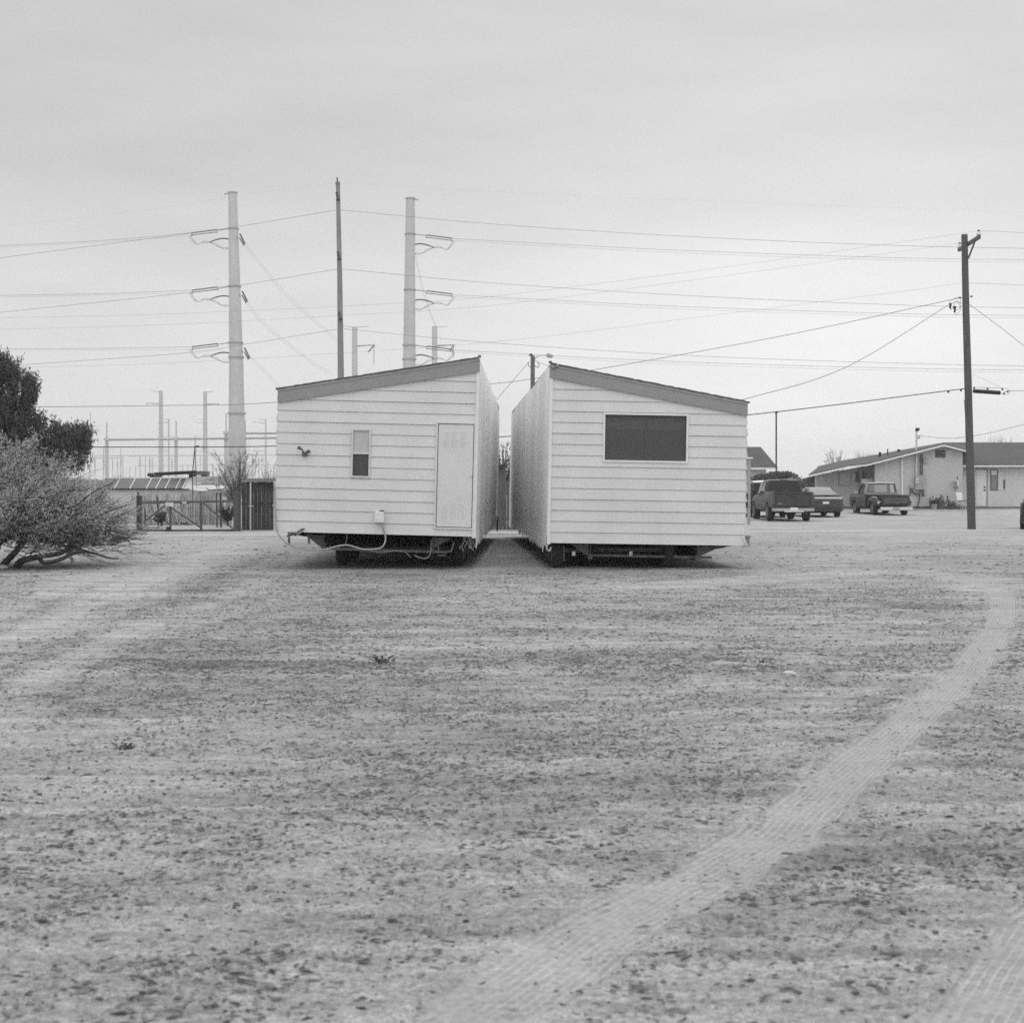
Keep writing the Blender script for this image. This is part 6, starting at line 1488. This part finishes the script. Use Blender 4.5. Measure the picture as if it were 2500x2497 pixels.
def sedan(loc, yaw, label, v, pname, detail=True):
    rt = thing('sedan_car', label, 'car', loc, 'vehicles parked by the white house', rot=(0, 0, yaw), local=True)
    pm = paint(pname, v, .38, .12); hw = .93
    W4 = [(s * .80, y, .34) for s in (-1, 1) for y in (1.05, 4.0)]
    m = MB(); m.loft([ring(y, sec(h2, zb, zt, .04, .12, .12)) for y, h2, zb, zt in ((0, hw - .12, .36, .90), (.06, hw - .06, .28, 1.03), (.3, hw - .02, .24, 1.06), (1.0, hw, .22, 1.04), (2.4, hw, .20, .98), (3.5, hw, .22, .95), (4.5, hw - .03, .22, .86), (4.85, hw - .10, .26, .74), (5.0, hw - .3, .32, .62))])
    b2 = m.build('body', pm, rt, smooth='auto'); cut_arches(b2, W4, .40)
    gh = [(.55, .72, 1.06, .02), (1.0, .64, 1.04, .27), (1.5, .60, 1.0, .44), (2.1, .60, .99, .485), (2.6, .60, .98, .455), (3.2, .68, .97, .20), (3.75, .78, .95, .02)]
    def gr(y, w, zb, h2): return ring(y, [(0, zb - .03), (hw - .13, zb - .03), (w + .09 if h2 > .1 else w, zb + h2 * .5), (w, zb + max(h2 - .04, .005)), (w - .12, zb + h2), (0, zb + h2 + .015)])
    m = MB(); m.loft([gr(*q) for q in gh]); m.build('cabin', pm, rt, smooth='auto')
    m = MB()
    for (a, b_) in ((gh[0], gh[1]), (gh[1], gh[2])):
        q = lambda g_, s, e: (s * (g_[1] - .12 + (.10 if g_[3] < .1 else .04)), g_[0] - e, g_[2] + g_[3] + .02 + e * .4)
        m.prism([q(a, -1, 0), q(a, 1, 0), q(b_, 1, 0), q(b_, -1, 0)], (0, -.006, .012))
    m.build('rear_window', mat('sky_lit_glass', .085, .45, spec=.25), rt)
    m = MB()
    for (a, b_) in ((gh[4], gh[5]), (gh[5], gh[6])):
        m.prism([(-a[1] + .1, a[0], a[2] + a[3] + .02), (a[1] - .1, a[0], a[2] + a[3] + .02), (b_[1] - .1, b_[0], b_[2] + b_[3] + .02), (-b_[1] + .1, b_[0], b_[2] + b_[3] + .02)], (0, .006, .012))
    m.build('windscreen', glass_m, rt)
    for s in (-1, 1):
        m = MB(); m.prism([(s * .80, 1.15, 1.04), (s * .80, 3.3, 1.0), (s * .655, 2.65, 1.40), (s * .655, 1.5, 1.40)], (s * .02, 0, .006)); m.build('side_window', glass_m, rt)
        if detail: m = MB(); m.box2(*sorted((s * .92, s * 1.08)), 3.2, 3.28, .98, 1.10); m.build('mirror', pm, rt, bevel=.02)
        m = MB(); m.box2(*sorted((s * .55, s * .70)), -.015, .1, .27, .33); m.build('exhaust', dark_m, rt)
    m = MB(); m.loft([ring(y, [(0, z), (w, z - .02), (w, z + .01), (0, z + .045)]) for y, w, z in ((-.02, .78, 1.045), (.16, .80, 1.075))]); m.build('boot_lip', dark_m, rt)
    m = MB(); m.box2(-.80, .80, -.028, .12, .875, .995); tl = m.build('tail_lamp', lampw_m if detail else lamp_m, rt, bevel=.02)
    m = MB(); m.box2(-.68, .68, -.034, -.0285, .76, .905); m.build('lamp_inset', lamp_m, tl, bevel=.002)
    m = MB(); m.box2(-.155, .155, -.05, -.005, .655, .765); m.build('licence_plate', plate_m, rt)
    m = MB(); m.loft([ring(y, [(0, .30), (w - .05, .30), (w, .42), (w, .60), (0, .60)]) for y, w in ((-.06, .80), (.05, .90), (.2, .915))]); bp_ = m.build('rear_bumper', pm, rt, smooth='auto')
    m = MB(); m.box2(-.74, .74, -.066, -.0605, .325, .50); m.build('bumper_valance', dark_m, bp_)
    m = MB(); m.box2(-.78, .78, .3, 4.7, .20, .36); m.build('chassis', under_m, rt)
    for x, y, z in W4: tyre_on(rt, x, y, z, .345, .25, rim=chrome_m if detail else hub_m)
    return rt

def suv(loc, yaw, label):
    rt = thing('parked_van', label, 'van', loc, 'vehicles parked by the white house', rot=(0, 0, yaw), local=True)
    pm = paint('black_van_paint', .022, .3, .2); hw = .96
    W4 = [(s * .82, y, .37) for s in (-1, 1) for y in (1.0, 3.8)]
    m = MB(); m.loft([ring(y, sec(h2, zb, zt, .02, .1, .08)) for y, h2, zb, zt in ((0, hw - .04, .40, 1.15), (.1, hw, .36, 1.16), (3.3, hw, .34, 1.14), (4.3, hw - .02, .36, 1.05), (4.75, hw - .12, .42, .92))]); b2 = m.build('body', pm, rt, smooth='auto'); cut_arches(b2, W4, .44)
    m = MB(); m.loft([ring(y, [(0, 1.12), (hw - .1, 1.12), (w + .05, 1.12 + h2 * .5), (w, 1.12 + h2 - .06), (w - .1, 1.12 + h2), (0, 1.12 + h2 + .02)]) for y, w, h2 in ((.03, .84, .10), (.12, .80, .60), (.4, .79, .64), (2.8, .79, .62), (3.2, .80, .42), (3.6, .84, .06))]); m.build('cabin', pm, rt, smooth='auto')
    m = MB(); m.loft([ring(y, [(0, z - .03), (w, z - .05), (w, z - .01), (0, z + .03)]) for y, w, z in ((.10, .74, 1.74), (.4, .76, 1.785), (2.8, .76, 1.765))]); m.build('roof', whitep_m, rt)
    quadpart('rear_window', glass_m, rt, (-.76, .035, 1.20), (.76, .035, 1.20), (.72, .108, 1.66), (-.72, .108, 1.66), th=(0, -.02, 0))
    for s in (-1, 1):
        quadpart('side_window', glass_m, rt, (s * .88, .3, 1.2), (s * .88, 3.2, 1.2), (s * .80, 2.8, 1.66), (s * .80, .32, 1.66), th=(s * .03, 0, .004))
        m = MB(); m.box2(*sorted((s * .80, s * .95)), -.02, .06, .80, 1.14); m.build('tail_lamp', lamp_m, rt)
    m = MB(); m.box2(-.92, .92, -.08, .06, .42, .60); m.build('rear_bumper', dark_m, rt, bevel=.02)
    m = MB(); m.box2(-.8, .8, .3, 4.4, .30, .44); m.build('chassis', under_m, rt)
    for x, y, z in W4: tyre_on(rt, x, y, z, .37, .25)
    return rt
pickup_modern(at_rear(1937.5, 63.6), R(.3), 'dusty dark extended-cab pickup seen from behind, nearest of the parked vehicles', .045)
suv((12.42, 70.6, 0), R(0), 'dark boxy van with a pale roof edge, mostly hidden by the dusty pickup')
sedan(at_rear(2016, 71.8), R(.8), 'grey low sedan parked between the two pickups', .055, 'grey_car_paint')
pickup_old(at_rear(2188, 75.6), R(4.2), 'old dark step-side pickup with a pale cab and chrome bumper')
sedan((18.20, 49.6, 0), R(-19.5), 'dark car cut off by the right edge of the picture', .018, 'black_car_paint', False)

# ------------------------------------------------------------------ the thin desert haze: far poles and the substation pale with distance
hz = MB(); hz.box2(-1240, 1240, -420, 1520, -1.5, 36)
hm_ = bpy.data.materials.new('thin_haze'); hm_.use_nodes = True; t = hm_.node_tree; t.nodes.clear()
ho = t.nodes.new('ShaderNodeOutputMaterial'); pv = t.nodes.new('ShaderNodeVolumePrincipled')
pv.inputs['Color'].default_value = (.95, .95, .95, 1); pv.inputs['Density'].default_value = .0005; pv.inputs['Anisotropy'].default_value = .2
t.links.new(pv.outputs[0], ho.inputs['Volume'])
ho_ = hz.build('haze', hm_); tag(ho_, kind='stuff')
